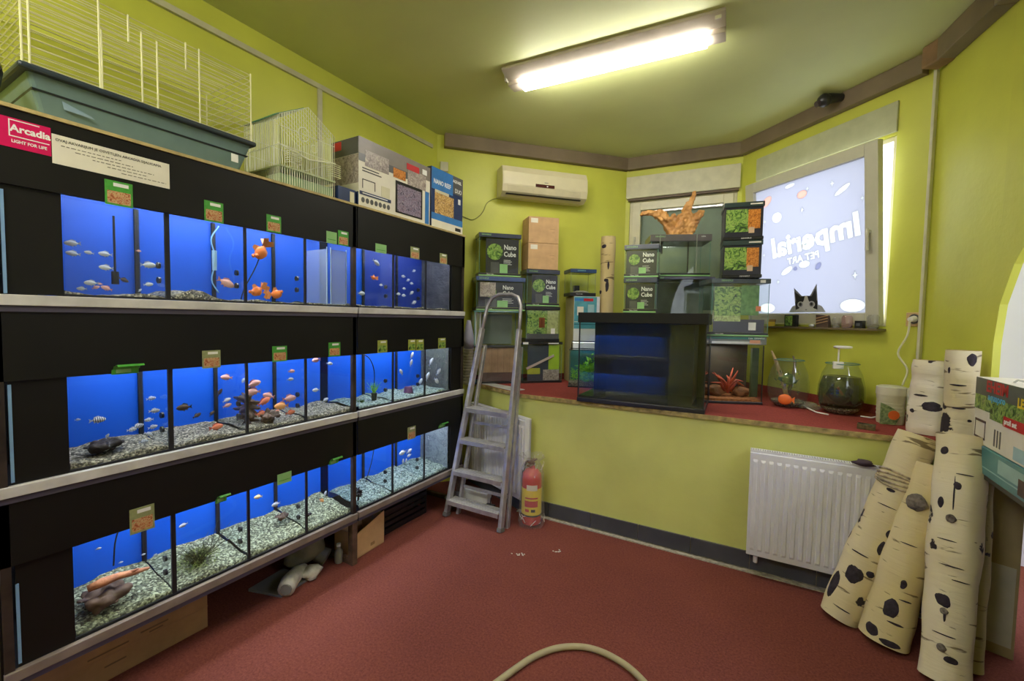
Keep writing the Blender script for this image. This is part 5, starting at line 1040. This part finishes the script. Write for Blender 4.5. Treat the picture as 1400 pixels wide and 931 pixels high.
pp(t, 'dark_band', .015, .36, .028, .12, .0032, CHAR); pp(t, 'code_label', .255, .305, .045, .10, .0012, WINK); pp(t, 'orange_fish_print', .30, .335, .18, .215, .002, mat('orange_print', (.65, .18, .05), .4)); text('lettering', 'DENNERLE', .016, LGREEN, t, (.06, -.0068, .392)); pp(t, 'label', .32, .355, .378, .398, -.0065, WINK); text('lettering', 'Nano Cube', .012, WINK, t, (.03, -.0046, .018)); edges(t, .385, .28, .03, .37)
for z, lb in ((1.812, 'lower planted tank box with an orange panel'), (2.073, 'topmost planted tank box with an orange panel')):
    c_, s_ = math.cos(rr_), math.sin(rr_)
    t = thing('tank_box', lb, 'box', (Rx+c_*.06, Ry+s_*.06, z), R(10), 'orange and green boxes on the window stack')
    MB().box((.003, .002, .022), (.242, .22, .225)).build('carton', CHAR, t, bevel=.002); MB().box((-.002, -.004, .225), (.248, .224, .258)).build('lid', LIDG, t, bevel=.002); MB().box((-.002, -.004, 0), (.248, .224, .022)).build('base', BLACKP, t, bevel=.002)
    pp(t, 'planted_photo', .012, .16, .055, .21, .002, PICG); pp(t, 'orange_panel', .15, .225, .075, .205, .0008, PICO); pp(t, 'code_label', .155, .19, .045, .085, -.0005, mat('peach_label', (.62, .42, .28), .4)); pp(t, 'white_label', .16, .235, .238, .247, -.004, PRINTW); text('lettering', 'DENNERLE', .013, WINK, t, (.11, -.0043, .010))
# ---- bowls
def bowl(label, c, r, fill, water):
    t = thing('fish_bowl', label, 'fish bowl', c, 0, 'round fish bowls on the sill')
    prof = [(r*.55, 0), (r*.85, .03), (r, .11), (r*.98, .18), (r*.85, .26), (r*.68, .305), (r*.66, .315), (r*.72, .325)]
    MB().lathe(prof, 28, cap=False).build('bowl_glass', BOWLG, t, smooth='all'); MB().tube([(r*.72*math.cos(a), r*.72*math.sin(a), .325) for a in [2*PI*i/28 for i in range(28)]], .003, 5, closed=True).build('rim', GL, t, smooth='all')
    MB().lathe([(r*.52, .004), (r*.78, .03), (r*.80, .042)], 24).build('gravel_bed', fill, t); return t
t = bowl('fish bowl with two sticks and an orange toy fish', (.145, 3.625, .92), .128, GRAV, None)
MB().tube([(.0, .0, .05), (-.04, 0, .20), (-.075, -.01, .30), (-.11, -.01, .385)], [.016, .014, .012, .006], 7).build('stick', mat('pale_stick', (.48, .34, .18), .7, var=.3, scale=30), t, smooth='all'); MB().tube([(.0, .03, .05), (.03, .02, .22), (.035, .0, .32), (.02, .0, .355)], [.012, .011, .009, .004], 7).build('stick', mat('dark_stick', (.12, .09, .05), .7), t, smooth='all')
rn = random.Random(3); mb = MB()
for i in range(70):
    a, q, z = rn.uniform(0, 6.28), rn.uniform(0, .09), rn.uniform(.05, .24); p = Vector((q*math.cos(a), q*math.sin(a), z)); v = Vector((rn.uniform(-1, 1), rn.uniform(-1, 1), rn.uniform(-.2, 1))).normalized()*.03; u = v.cross(Vector((0, 0, 1))).normalized()*.005; mb.add([p-u, p+v*.5+u, p+v, p+v*.5-u], [(0, 1, 2, 3)])
o = mb.build('leaves', mat('dark_leaf_mix', (.10, .16, .03), .5, col2=(.03, .05, .02), scale=30), t); o['kind'] = 'stuff'
MB().blob((0, .01, .19), .05, .045, .04, 7, 12, .25).build('moss_lump', PLANTD, t, smooth='all')
TOYO = mat('toy_orange', (.80, .16, .03), .4)
ft = thing('toy_fish', 'orange toy fish stuck on the first bowl', 'toy fish', (.125, 3.487, .985)); MB().blob((0, 0, 0), .042, .012, .036, 2, 14, .03).build('body', TOYO, ft, smooth='all'); MB().prism([(.03, 0), (.058, .024), (.054, 0), (.056, -.022)], -.004, .004, lambda u, v, w_: (u, w_, v)).build('tail', TOYO, ft)
t = bowl('darker fish bowl with a white disc lamp clipped to it', (.435, 3.545, .92), .128, GRAV, None)
MB().lathe([(.116, .05), (.122, .11), (.118, .18), (.10, .24)], 24, cap=True).build('dark_water', thin_glass('dark_water', (.50, .50, .28), 1.33, 0, .25, (.05, .06, .02)), t, smooth='all'); MB().blob((.0, .03, .13), .06, .05, .08, 9, 12, .2).build('dark_root', BLACKP, t, smooth='all')
MB().prism([(-.03, .17), (-.0, .12), (.01, .13), (-.02, .18)], -.05, -.045, lambda u, v, w_: (u, w_, v)).build('red_leaf', RED, t)
lt = thing('bowl_lamp', 'white disc lamp on a thin stem above the second bowl', 'lamp', (.405, 3.48, 1.215)); MB().box((-.028, -.02, 0), (.028, .02, .045)).build('clip', WHITEP, lt, bevel=.004); MB().cyl((0, 0, .045), (.0, 0, .135), .005).build('stem', WHITEP, lt); MB().lathe([(.045, 0), (.05, .005), (.05, .012), (.04, .016)], 20, c=(.02, 0, .132)).build('disc', WHITEP, lt, smooth=True)
tag(MB().tube([(.24, 3.60, .935), (.27, 3.52, .93), (.30, 3.44, .927), (.36, 3.40, .926)], .005, 6).tube([(.53, 3.46, .927), (.58, 3.44, .927), (.62, 3.47, .935), (.64, 3.53, .96)], .005, 6).build('cord_loop', WHITEP, smooth='all'), 'thin white cord running behind the two bowls', 'cord')
# buckets and small things
TUBM = mat('milky_tub', (.60, .58, .42), .35)
for x, y, r, lb in ((.655, 3.37, .07, 'milky white plastic tub with a lid beside the bowls'), (.775, 3.33, .06, 'second milky tub close to the standing birch log')):
    t = thing('plastic_tub', lb, 'tub', (x, y, .92), group='milky plastic tubs on the sill'); MB().lathe([(r*.9, 0), (r*.93, .01), (r*.96, .14), (r, .15), (r, .17)], 24).build('tub_body', TUBM, t, smooth=True)
    for k_ in range(4): MB().lathe([(r*.955, .05+.022*k_), (r*.975, .055+.022*k_), (r*.955, .06+.022*k_)], 24, cap=False).build('rib', TUBM, t)
    MB().lathe([(r*1.04, .17), (r*1.05, .175), (r*1.03, .215), (r*.8, .222)], 24).build('lid', mat('milky_lid', (.68, .66, .52), .35), t, smooth=True)
t = thing('toy_card', 'printed leaf-shaped card with an orange fish leaning on the tub', 'card', (.635, 3.285, .925), R(15))
MB().prism([(-.045, 0), (.03, .0), (.052, .045), (.03, .085), (-.01, .11), (-.045, .125)], -.003, .003, lambda u, v, w_: (u, w_, v)).build('card', mat('leaf_print', (.35, .45, .22), .4, col2=(.05, .12, .04), scale=70), t); MB().prism(ell(.02, .055, .028, .027), -.0045, -.003, lambda u, v, w_: (u, w_, v)).build('orange_fish', TOYO, t)
t = thing('small_battery_box', 'tiny black and gold box on the sill edge', 'box', (.50, 3.08, .92), R(-12)); MB().box((-.04, -.022, 0), (.04, .022, .03)).build('case', mat('black_gold_case', (.12, .09, .03), .4, var=.4, scale=60), t, bevel=.002); MB().box((-.034, -.016, .03), (.034, .016, .031)).build('top_panel', BLACKP, t)
# stack of clear cups behind the rack corner
t = thing('crumpled_wrapper', 'crumpled clear wrapper lying between the two bowls', 'wrapper', (.275, 3.60, .92)); MB().blob((0, 0, .02), .06, .05, .028, 8, 14, .35, flat=.7).build('film', thin_glass('clear_wrapper', (.85, .85, .85), 1.5, .1, .25, (.6, .58, .5)), t)
t = thing('cup_stack', 'tall stack of white ribbed plastic cups beside the rack end', 'cups', (-2.255, 3.13, .92), group=None)
for k_ in range(12): MB().lathe([(.040, k_*.026), (.05, k_*.026+.02), (.053, k_*.026+.024), (.05, k_*.026+.026)], 18, cap=False).build('cup', mat('milky_cup', (.62, .60, .48), .35), t, smooth=True)
MB().lathe([(.045, .312), (.05, .40), (.02, .55), (.015, .56)], 18).build('plastic_cover', mat('pale_violet_film', (.45, .44, .60), .3), t, smooth='all')
tag(MB().add([(-2.20, 3.21, .922), (-1.95, 3.10, .922), (-1.72, 3.01, .923), (-1.68, 3.12, .924), (-1.85, 3.20, .922), (-2.05, 3.26, .922)]+[(-2.20, 3.21, .925), (-1.95, 3.10, .925), (-1.72, 3.01, .926), (-1.68, 3.12, .928), (-1.85, 3.20, .925), (-2.05, 3.26, .925)], [(0, 1, 2, 3, 4, 5)[::-1], (6, 7, 8, 9, 10, 11)]+[(i, (i+1) % 6, 6+(i+1) % 6, 6+i) for i in range(6)]).build('paper_sheet', mat('grey_white_paper', (.50, .50, .48), .6, var=.15, scale=10)), 'creased grey paper lying on the sill behind the ladder', 'paper')
# ledge and trinkets under the open window
l_, r_, n_ = frame(A2, A3)
lg = MB().box((.15, -.085, 1.462), (1.24, -.0, 1.476)).build('trim_window_ledge', mat('brown_ledge', (.16, .12, .06), .5), loc=l_, rot=(0, 0, r_), bevel=.002); lg['kind'] = 'structure'
def led(name, label, cat, s, off=-.055):
    p, rz_ = onwall(A2, A3, s, 1.476, -off); return thing(name, label, cat, p, rz_, 'trinkets on the window ledge')
t = led('picture_block', 'small block with green and yellow picture on the ledge', 'ornament', .605); MB().box((-.05, -.015, 0), (.05, .015, .09)).build('block', BLACKP, t, bevel=.002); pp(t, 'picture', -.042, .02, .008, .082, -.015, PICG)
t = led('wooden_block', 'dark striped wooden block leaning on the window ledge', 'ornament', .865); MB().hexa([(-.045, -.016, 0), (.045, -.016, 0), (.045, .016, 0), (-.045, .016, 0)], [(-.05, -.016, .092), (.03, -.016, .085), (.03, .016, .085), (-.05, .016, .092)]).build('block', ROCKB, t)
for k_ in range(3): MB().bar((-.045, -.0175, .025+.02*k_), (.04, -.0175, .045+.02*k_), .004, .008, (0, 1, 0)).build('stripe', CARDL, t)
t = led('white_pebble', 'small white pebble beside the striped block', 'ornament', .775); MB().blob((0, 0, .012), .022, .014, .013, 3, 10, .1).build('pebble', WHITEP, t, smooth='all')
GJ = thin_glass('grey_jar_glass', (.80, .80, .80), 1.5, 0, .25, (.5, .48, .46)); GJP = thin_glass('pink_jar_glass', (.85, .72, .72), 1.5, 0, .3, (.55, .38, .38))
for s_, r2_, h_, m, lb in ((.955, .026, .07, GJ, 'clear glass jar just right of the striped block'), (1.03, .032, .085, GJP, 'pinkish glass jar on the window ledge'), (1.195, .033, .09, GJ, 'clear bulbous glass at the end of the ledge')):
    t = led('glass_jar', lb, 'jar', s_); MB().lathe([(r2_*.8, 0), (r2_, .01), (r2_, h_*.8), (r2_*.75, h_)], 18, cap=False).build('jar_glass', m, t, smooth=True); MB().cyl((0, 0, .001), (0, 0, .008), r2_*.8, n=16).build('jar_base', mat('grey_jar_base', (.3, .27, .25), .4), t)
t = led('black_cup', 'little black box between glass jars on the ledge', 'ornament', 1.115); MB().box((-.024, -.018, 0), (.024, .018, .05)).build('box', BLACKP, t, bevel=.003); pp(t, 'mark', -.012, .012, .015, .033, -.018, GREYP)
t = led('yellow_tag', 'yellow and brown tag at the window corner', 'tag', .42, -.045); MB().box((-.03, -.006, 0), (.03, .0, .035)).build('tag_lower', mat('yellow_tag', (.75, .55, .08), .4), t); MB().box((-.024, -.0065, .035), (.034, .0, .055)).build('tag_upper', mat('tan_tag', (.35, .22, .08), .4), t)
# cat sticker on the film
ct = thing('cat_sticker', 'black and white peeking cat sticker low on the window', 'sticker', onwall(A2, A3, 0, 1.505, .005)[0]); ct.rotation_euler = (Matrix.Rotation(r_, 3, 'Z') @ Matrix.Rotation(R(5.0), 3, 'X')).to_euler()
def st(name, pts, m, y=-.004): MB().prism(pts, y, y+.001, lambda u, v, w_: (u, w_, v)).build(name, m, ct)
CW = mat('sticker_white', (.70, .70, .72), .5); CB = mat('sticker_black', (.03, .03, .035), .5); CG = mat('sticker_grey', (.30, .30, .34), .5)
cx, cz = .695, .082
st('body', [(cx-.15, cz), (cx+.15, cz), (cx+.12, cz+.045), (cx+.06, cz+.07), (cx-.06, cz+.07), (cx-.12, cz+.045)], mat('sticker_pale_grey', (.55, .56, .60), .5), -.003)
st('head', [(cx-.085, cz+.01), (cx+.085, cz+.01), (cx+.088, cz+.08), (cx+.055, cz+.125), (cx-.055, cz+.125), (cx-.088, cz+.08)], CW, -.0045)
st('ear', [(cx-.092, cz+.06), (cx-.03, cz+.12), (cx-.10, cz+.19)], CG, -.0055); st('ear', [(cx+.092, cz+.06), (cx+.03, cz+.12), (cx+.085, cz+.21)], CG, -.0055)
st('ear_inner', [(cx-.082, cz+.085), (cx-.045, cz+.12), (cx-.092, cz+.16)], CB, -.0065); st('ear_inner', [(cx+.084, cz+.085), (cx+.045, cz+.12), (cx+.078, cz+.175)], CB, -.0065)
st('patch', [(cx-.088, cz+.02), (cx-.06, cz+.03), (cx-.02, cz+.09), (cx-.01, cz+.125), (cx-.06, cz+.118), (cx-.09, cz+.08)], CB, -.006); st('patch', [(cx+.088, cz+.02), (cx+.06, cz+.03), (cx+.02, cz+.09), (cx+.01, cz+.125), (cx+.06, cz+.118), (cx+.09, cz+.08)], CB, -.006)
for s_ in (-1, 1): st('eye', ell(cx+s_*.045, cz+.06, .026, .024), CW, -.0075); st('eye_ring', ell(cx+s_*.045, cz+.06, .018, .018), CG, -.0085); st('pupil', ell(cx+s_*.045, cz+.062, .010, .012), CB, -.0095)
st('nose', ell(cx, cz+.02, .008, .005), CG, -.0075)

# ================================================================ BIRCH LOGS
def bark(name, base, dark, thr, seed):
    m = bpy.data.materials.new(name); m.use_nodes = True; nt = m.node_tree; b = nt.nodes['Principled BSDF']; N = nt.nodes.new; L = nt.links.new; b.inputs['Roughness'].default_value = .75
    tc = N('ShaderNodeTexCoord'); mp = N('ShaderNodeMapping'); mp.inputs['Location'].default_value = (seed, seed*.7, 0); mp.inputs['Scale'].default_value = (1, 1, 1); L(tc.outputs['Object'], mp.inputs['Vector'])
    n1 = N('ShaderNodeTexNoise'); n1.inputs['Scale'].default_value = 5.5; n1.inputs['Detail'].default_value = 8; n1.inputs['Roughness'].default_value = .58; L(mp.outputs[0], n1.inputs['Vector'])
    m2 = N('ShaderNodeMapping'); m2.inputs['Scale'].default_value = (5, 5, 34); L(tc.outputs['Object'], m2.inputs['Vector']); n2 = N('ShaderNodeTexNoise'); n2.inputs['Scale'].default_value = 1; n2.inputs['Detail'].default_value = 7; n2.inputs['Distortion'].default_value = .8; L(m2.outputs[0], n2.inputs['Vector'])
    n3 = N('ShaderNodeTexNoise'); n3.inputs['Scale'].default_value = 3; n3.inputs['Detail'].default_value = 4; L(mp.outputs[0], n3.inputs['Vector'])
    r3 = N('ShaderNodeValToRGB'); e = r3.color_ramp.elements; e[0].position = .3; e[0].color = (base[0]*.90, base[1]*.86, base[2]*.70, 1); e[1].position = .7; e[1].color = (*base, 1)
    L(n3.outputs['Fac'], r3.inputs[0])
    r2 = N('ShaderNodeValToRGB'); e = r2.color_ramp.elements; e[0].position = .335; e[0].color = (.20, .15, .11, 1); e[1].position = .375; e[1].color = (1, 1, 1, 1); L(n2.outputs['Fac'], r2.inputs[0])
    mx = N('ShaderNodeMix'); mx.data_type = 'RGBA'; mx.blend_type = 'MULTIPLY'; mx.inputs[0].default_value = .85; L(r3.outputs[0], mx.inputs[6]); L(r2.outputs[0], mx.inputs[7])
    r1 = N('ShaderNodeValToRGB'); e = r1.color_ramp.elements; e[0].position = thr; e[0].color = (1, 1, 1, 1); e[1].position = thr+.012; e[1].color = (0, 0, 0, 1); L(n1.outputs['Fac'], r1.inputs[0])
    m3 = N('ShaderNodeMix'); m3.data_type = 'RGBA'; L(r1.outputs[0], m3.inputs[0]); L(mx.outputs[2], m3.inputs[6]); m3.inputs[7].default_value = (*dark, 1); L(m3.outputs[2], b.inputs['Base Color'])
    bu = N('ShaderNodeBump'); bu.inputs['Strength'].default_value = .45; bu.inputs['Distance'].default_value = .008; ad = N('ShaderNodeMath'); ad.operation = 'SUBTRACT'; L(n2.outputs['Fac'], ad.inputs[0]); L(r1.outputs[0], ad.inputs[1]); L(ad.outputs[0], bu.inputs['Height']); L(bu.outputs['Normal'], b.inputs['Normal'])
    return m
SCAR = mat('purple_black_bark_scar', (.035, .025, .04), .85, var=.3, scale=40, bump=.5)
CUT = mat('cut_wood_end', (.42, .29, .14), .8, var=.2, scale=14)
def log(label, p0, p1, r0, r1, thr=.36, base=(.76, .67, .47), dark=(.03, .022, .03), bend=.0, seed=1, knots=(), ring=None, scars=(), collar=None):
    p0, p1 = Vector(p0), Vector(p1); ax = p1-p0; ln = ax.length; q = ax.to_track_quat('Z', 'Y')
    t = thing('birch_log', label, 'log', p0, group='birch logs at the sill end'); t.rotation_euler = q.to_euler()
    rn = random.Random(seed); mb = MB(); n, k = 24, 30; ph = [rn.uniform(0, 6) for _ in range(4)]
    for i in range(k+1):
        f_ = i/k; z = ln*f_; r = r0+(r1-r0)*f_; r *= 1+.035*math.sin(9*f_+ph[0])+.03*math.sin(23*f_+ph[1]); cx_ = bend*math.sin(PI*f_)
        for kz, kr, ka, kw in (ring or ()): r *= 1+kr*math.exp(-((f_-kz)/kw)**2)
        for j in range(n):
            a = 2*PI*j/n; rr = r*(1+.03*math.sin(2*a+ph[2]+2*f_)+.02*math.sin(5*a+ph[3]+8*f_)+rn.uniform(-.008, .008)); mb.v.append((cx_+rr*math.cos(a), rr*math.sin(a), z))
    for i in range(k):
        for j in range(n): mb.f.append((i*n+j, i*n+(j+1) % n, (i+1)*n+(j+1) % n, (i+1)*n+j)); mb.m.append(0)
    mb.f.append(tuple(reversed(range(n)))); mb.m.append(1); mb.f.append(tuple(k*n+j for j in range(n))); mb.m.append(1)
    mb.build('trunk', [bark('birch_bark_%s' % label.split()[0], base, dark, thr, seed*3.1), CUT], t, smooth=True)
    inv = q.inverted()
    fd = inv @ Vector((-.30, -.95, 0)); fd.z = 0; a0 = math.atan2(fd.y, fd.x); rsg = 1 if (inv @ Vector((.95, -.3, 0))).cross(fd).z < 0 else -1
    def shell(nm, f_, da, hw, hh, m, sd, lift=.0025):
        rn3 = random.Random(sd); mb3 = MB(); k3, n3 = 4, 18
        out3 = [1+rn3.uniform(-.28, .18) for _ in range(n3)]; out3 = [(out3[j-1]+2*out3[j]+out3[(j+1) % n3])/4 for j in range(n3)]
        for i in range(k3+1):
            for j in range(n3):
                an = 2*PI*j/n3; q_ = i/k3*out3[j]; z_ = ln*f_+hh*q_*math.sin(an); fz = min(1, max(0, z_/ln)); rad = (r0+(r1-r0)*fz)*(1+.035*math.sin(9*fz+ph[0])+.03*math.sin(23*fz+ph[1]))
                aa = a0+rsg*(da+hw*q_*math.cos(an))/rad; rad = rad*(1+.03*math.sin(2*aa+ph[2]+2*fz)+.02*math.sin(5*aa+ph[3]+8*fz))+lift*(1 if i < k3 else -1.5)
                mb3.v.append((bend*math.sin(PI*fz)+rad*math.cos(aa), rad*math.sin(aa), z_))
        for i in range(k3):
            for j in range(n3): mb3.f.append((i*n3+j, i*n3+(j+1) % n3, (i+1)*n3+(j+1) % n3, (i+1)*n3+j)); mb3.m.append(0)
        mb3.build(nm, m, t, smooth='all')
    for si, (f_, da, hw, hh) in enumerate(scars): shell('bark_scar', f_, da, hw, hh, SCAR, seed*10+si)
    if collar:
        for k_ in range(5):
            fz = collar+.016*(k_-2); rad = r0+(r1-r0)*fz; zz = ln*fz
            MB().tube([((rad*1.035+.002*(k_ % 2))*math.cos(a), (rad*1.035+.002*(k_ % 2))*math.sin(a), zz+.006*math.sin(2*a+k_)) for a in [2*PI*i/26 for i in range(26)]], .006, 6, closed=True).build('bark_ring', mat('grey_bark_ring', (.52, .43, .31), .9, var=.3, scale=40), t, smooth='all')
    for f_, r in knots:   # branch scars facing the room
        vdir = inv @ Vector((-.45, -.9, .1)); vdir.z = 0; vdir.normalize(); rad = (r0+(r1-r0)*f_)*.97
        c_ = Vector((bend*math.sin(PI*f_), 0, ln*f_))+vdir*rad; m_ = MB(); rows = [(1.0, .0), (.92, .35), (.70, .55), (.45, .50), (.30, .62), (.12, .45)]
        u = vdir.cross(Vector((0, 0, 1))).normalized(); w_ = Vector((0, 0, 1)); rn2 = random.Random(3)
        for a_, b_ in rows:
            for j in range(14): an = 2*PI*j/14; m_.v.append(tuple(c_+(u*math.cos(an)+w_*math.sin(an))*r*a_*(1+rn2.uniform(-.08, .08))+vdir*r*b_*.6))
        for i in range(len(rows)-1):
            for j in range(14): m_.f.append((i*14+j, i*14+(j+1) % 14, (i+1)*14+(j+1) % 14, (i+1)*14+j)); m_.m.append(0)
        m_.f.append(tuple((len(rows)-1)*14+j for j in range(14))); m_.m.append(0)
        m_.build('knot', mat('grey_knot', (.20, .17, .15), .9, var=.35, scale=50, bump=.6, bscale=80), t, smooth='all')
    return t
log('Leaning birch log with a ringed collar against the sill and radiator', (.377, 2.730, .012), (.672, 2.885, .955), .083, .080, .36, seed=2, ring=((.76, .07, 0, .03),), collar=.755, scars=((.24, -.01, .045, .05), (.14, -.075, .03, .085), (.28, .05, .022, .02), (.42, .045, .018, .045), (.50, .055, .02, .025), (.70, -.01, .022, .010), (.35, -.02, .05, .004), (.62, .0, .045, .003), (.06, .0, .05, .004)))
log('Dark-footed birch log with a big round knot, middle of three', (.535, 2.625, .018), (.70, 2.785, .84), .102, .052, .35, base=(.74, .64, .40), seed=5, knots=((.78, .040),), scars=((.20, .0, .036, .05), (.05, -.045, .032, .03), (.02, .03, .05, .018), (.34, .02, .014, .024), (.13, .03, .035, .006), (.26, .045, .03, .004), (.55, .0, .04, .003)))
log('Pale upright birch log in front of the other logs', (.705, 2.465, .012), (.790, 2.745, 1.0), .080, .088, .345, base=(.80, .73, .57), seed=9, knots=((.64, .018), (.13, .016), (.27, .014)), scars=((.31, -.02, .034, .03), (.255, -.01, .006, .03), (.095, .02, .028, .015), (.70, -.055, .014, .03), (.78, .0, .016, .02), (.92, -.06, .022, .022), (.74, -.01, .004, .09), (.45, .0, .05, .003), (.40, .03, .04, .003), (.55, -.02, .04, .003), (.83, .02, .04, .003), (.18, -.01, .05, .003)))
log('Thin greenish birch log hidden behind the pale upright one', (.815, 2.62, .01), (.845, 2.74, .86), .058, .058, .36, base=(.42, .38, .20), seed=12)
log('Standing thick pale birch log on the sill end', (.765, 3.16, .922), (.775, 3.17, 1.315), .083, .074, .34, base=(.84, .79, .72), seed=15, scars=((.40, .02, .045, .028), (.36, .03, .055, .016), (.52, -.03, .04, .006), (.30, -.06, .012, .012)))
log('Tall slim birch log standing in the corner', (.822, 2.905, .01), (.822, 2.915, 1.385), .064, .062, .365, base=(.74, .68, .54), seed=19, scars=((.97, .035, .022, .035), (.88, -.01, .035, .005), (.93, -.045, .006, .018), (.80, -.0, .028, .005), (.76, .04, .01, .008), (.63, .0, .05, .012), (.56, .01, .05, .006), (.50, .0, .045, .008)))
log('Far birch log standing between stacks near the shuttered window', (-1.30, 3.98, .922), (-1.30, 3.99, 2.27), .066, .062, .36, base=(.62, .50, .28), seed=23, scars=((.93, .0, .03, .02), (.80, .045, .012, .04), (.70, .03, .03, .02), (.66, .04, .02, .06), (.62, -.03, .02, .02)))
tag(MB().blob((.47, 2.90, .775), .045, .03, .018, 4, 10, .3).build('bark_scrap', mat('dark_bark_scrap', (.07, .045, .07), .8), smooth='all'), 'dark bark scrap lying on top of the radiator', 'bark')

# ================================================================ COUNTER
t = thing('counter', 'dark counter wrapped in teal film by the arch', 'counter', (1.1, 1.85, 0))
TEAL = mat('teal_film', (.08, .26, .28), .3, var=.15, scale=5)
wb(B((.83, 1.0, .865), (1.40, 2.765, .983)), 'counter_top', TEAL, t, bevel=.004); wb(B((.835, 1.0, .845), (1.40, 2.76, .865)), 'counter_underside', BLACKP, t)
wb(B((1.02, 1.05, .0), (1.38, 2.60, .845)), 'cabinet_body', BLACK, t); wb(B((.829, 1.0, .895), (.8305, 2.765, .90)), 'film_crease', mat('pale_teal_crease', (.30, .5, .5), .3), t); wb(B((.829, 2.2, .91), (.8305, 2.50, .965)), 'film_print', mat('pale_teal_crease', (.3, .5, .5), .3), t); wb(B((.828, 2.26, .88), (.8295, 2.33, .94)), 'brown_print', RUST, t)
t = thing('tank_set_box', 'large aquarium set box with planted picture on the teal counter', 'box', (1.0, 2.42, .985), R(-90))
# local x runs towards the camera (-y), front (-y local) faces -x
W_ = .72
MB().box((-.36, -.165, 0), (.36, .12, .29)).build('carton', PRINTW, t, bevel=.003); f = -.165
pp(t, 'grey_band', -.36, .36, .215, .289, f, mat('grey_band', (.11, .12, .11), .4)); pp(t, 'planted_photo', -.36, .36, .15, .215, f, PICG); pp(t, 'planted_photo', -.20, .36, .125, .15, f, PICG)
text('lettering', 'EHEIM', .066, RED, t, (-.25, f-.0014, .258), sx=1.1, bold=.002); text('lettering', 'aquapro', .040, mat('light_blue_ink', (.10, .42, .70), .4), t, (-.225, f-.0026, .216), sx=1.2, bold=.001); text('lettering', 'LED', .05, mat('yellow_ink', (.8, .6, .03), .4), t, (.03, f-.0026, .228), bold=.002)
pp(t, 'red_badge', -.075, .20, .12, .16, f-.0012, RED); text('lettering', 'profi set', .030, WINK, t, (-.065, f-.003, .14), bold=.001)
for x0, x1, z0, z1 in ((-.345, -.235, .096, .106), (-.343, -.338, .030, .10), (-.242, -.237, .030, .10), (-.345, -.235, .022, .030)): pp(t, 'tank_drawing', x0, x1, z0, z1, f, ROCKB)
for x0 in (-.15, -.125, -.10): pp(t, 'tool_drawing', x0, x0+.010, .02, .09, f, GREYP)
pp(t, 'blue_drawing', .02, .12, .01, .06, f, mat('pale_teal', (.35, .55, .6), .4))
MB().tube([(-.16, f+.05, .29), (-.13, f+.05, .302), (-.06, f+.05, .302), (-.03, f+.05, .29)], .004, 5).build('handle', mat('clear_handle', (.6, .62, .6), .2), t)
t = thing('leaning_board', 'tall beige board standing under the counter end', 'board', (.97, 2.86, 0), R(-20)); MB().box((-.075, -.05, 0), (.07, .03, .83)).build('board', mat('beige_board', (.30, .24, .13), .6), t, bevel=.003); MB().box((-.06, -.052, .05), (.06, -.050, .42)).build('white_sheet', mat('pale_sheet', (.42, .40, .36), .6), t); MB().box((-.077, -.052, .02), (-.068, -.03, .81)).build('blue_edge', mat('dark_teal_edge', (.05, .12, .14), .4), t)

# ================================================================ RACK BEHIND THE VIEWER (mirrored in the black aquarium)
t = thing('aquarium_rack', 'aquarium rack on the rear wall, mirrored in the black aquarium', 'aquarium rack', (-1.65, -1.05, 0))
for z0, z1 in ((.94, 1.26), (.33, .655)):
    wb(B((-2.40, -1.28, z0), (-.90, -1.27, z1+.05)), 'background_film', BLUE, t); wb(B((-2.40, -1.27, z0-.02), (-.90, -1.0, z0)), 'gravel_bed', GRAVG, t, kind='stuff')
    wb(B((-2.45, -1.02, z0-.045), (-.85, -.98, z0-.01)), 'shelf_edge', LIP, t); wb(B((-2.45, -1.0, z1), (-.85, -.99, z1+.24)), 'hood_panel', BLACK, t); wb(B((-2.45, -1.29, z1+.22), (-.85, -1.0, z1+.24)), 'hood_top', BLACK, t)
    for x in (-2.4, -1.9, -1.4, -.9): wb(B((x-.004, -1.01, z0), (x+.004, -1.0, z1)), 'silicone_seam', SILI, t)
    area('rear_hood_light', (-1.65, -1.08, z1+.18), (-1.65, -1.2, z0), 1.3, .08, TANK_E*6, (.93, .97, 1))
for x in (-2.45, -.87): wb(B((x, -1.03, 0), (x+.03, -1.0, 1.75)), 'post', BLACKP, t)
wb(B((-2.45, -1.29, 1.5), (-.85, -1.0, 1.52)), 'shelf', BLACK, t)
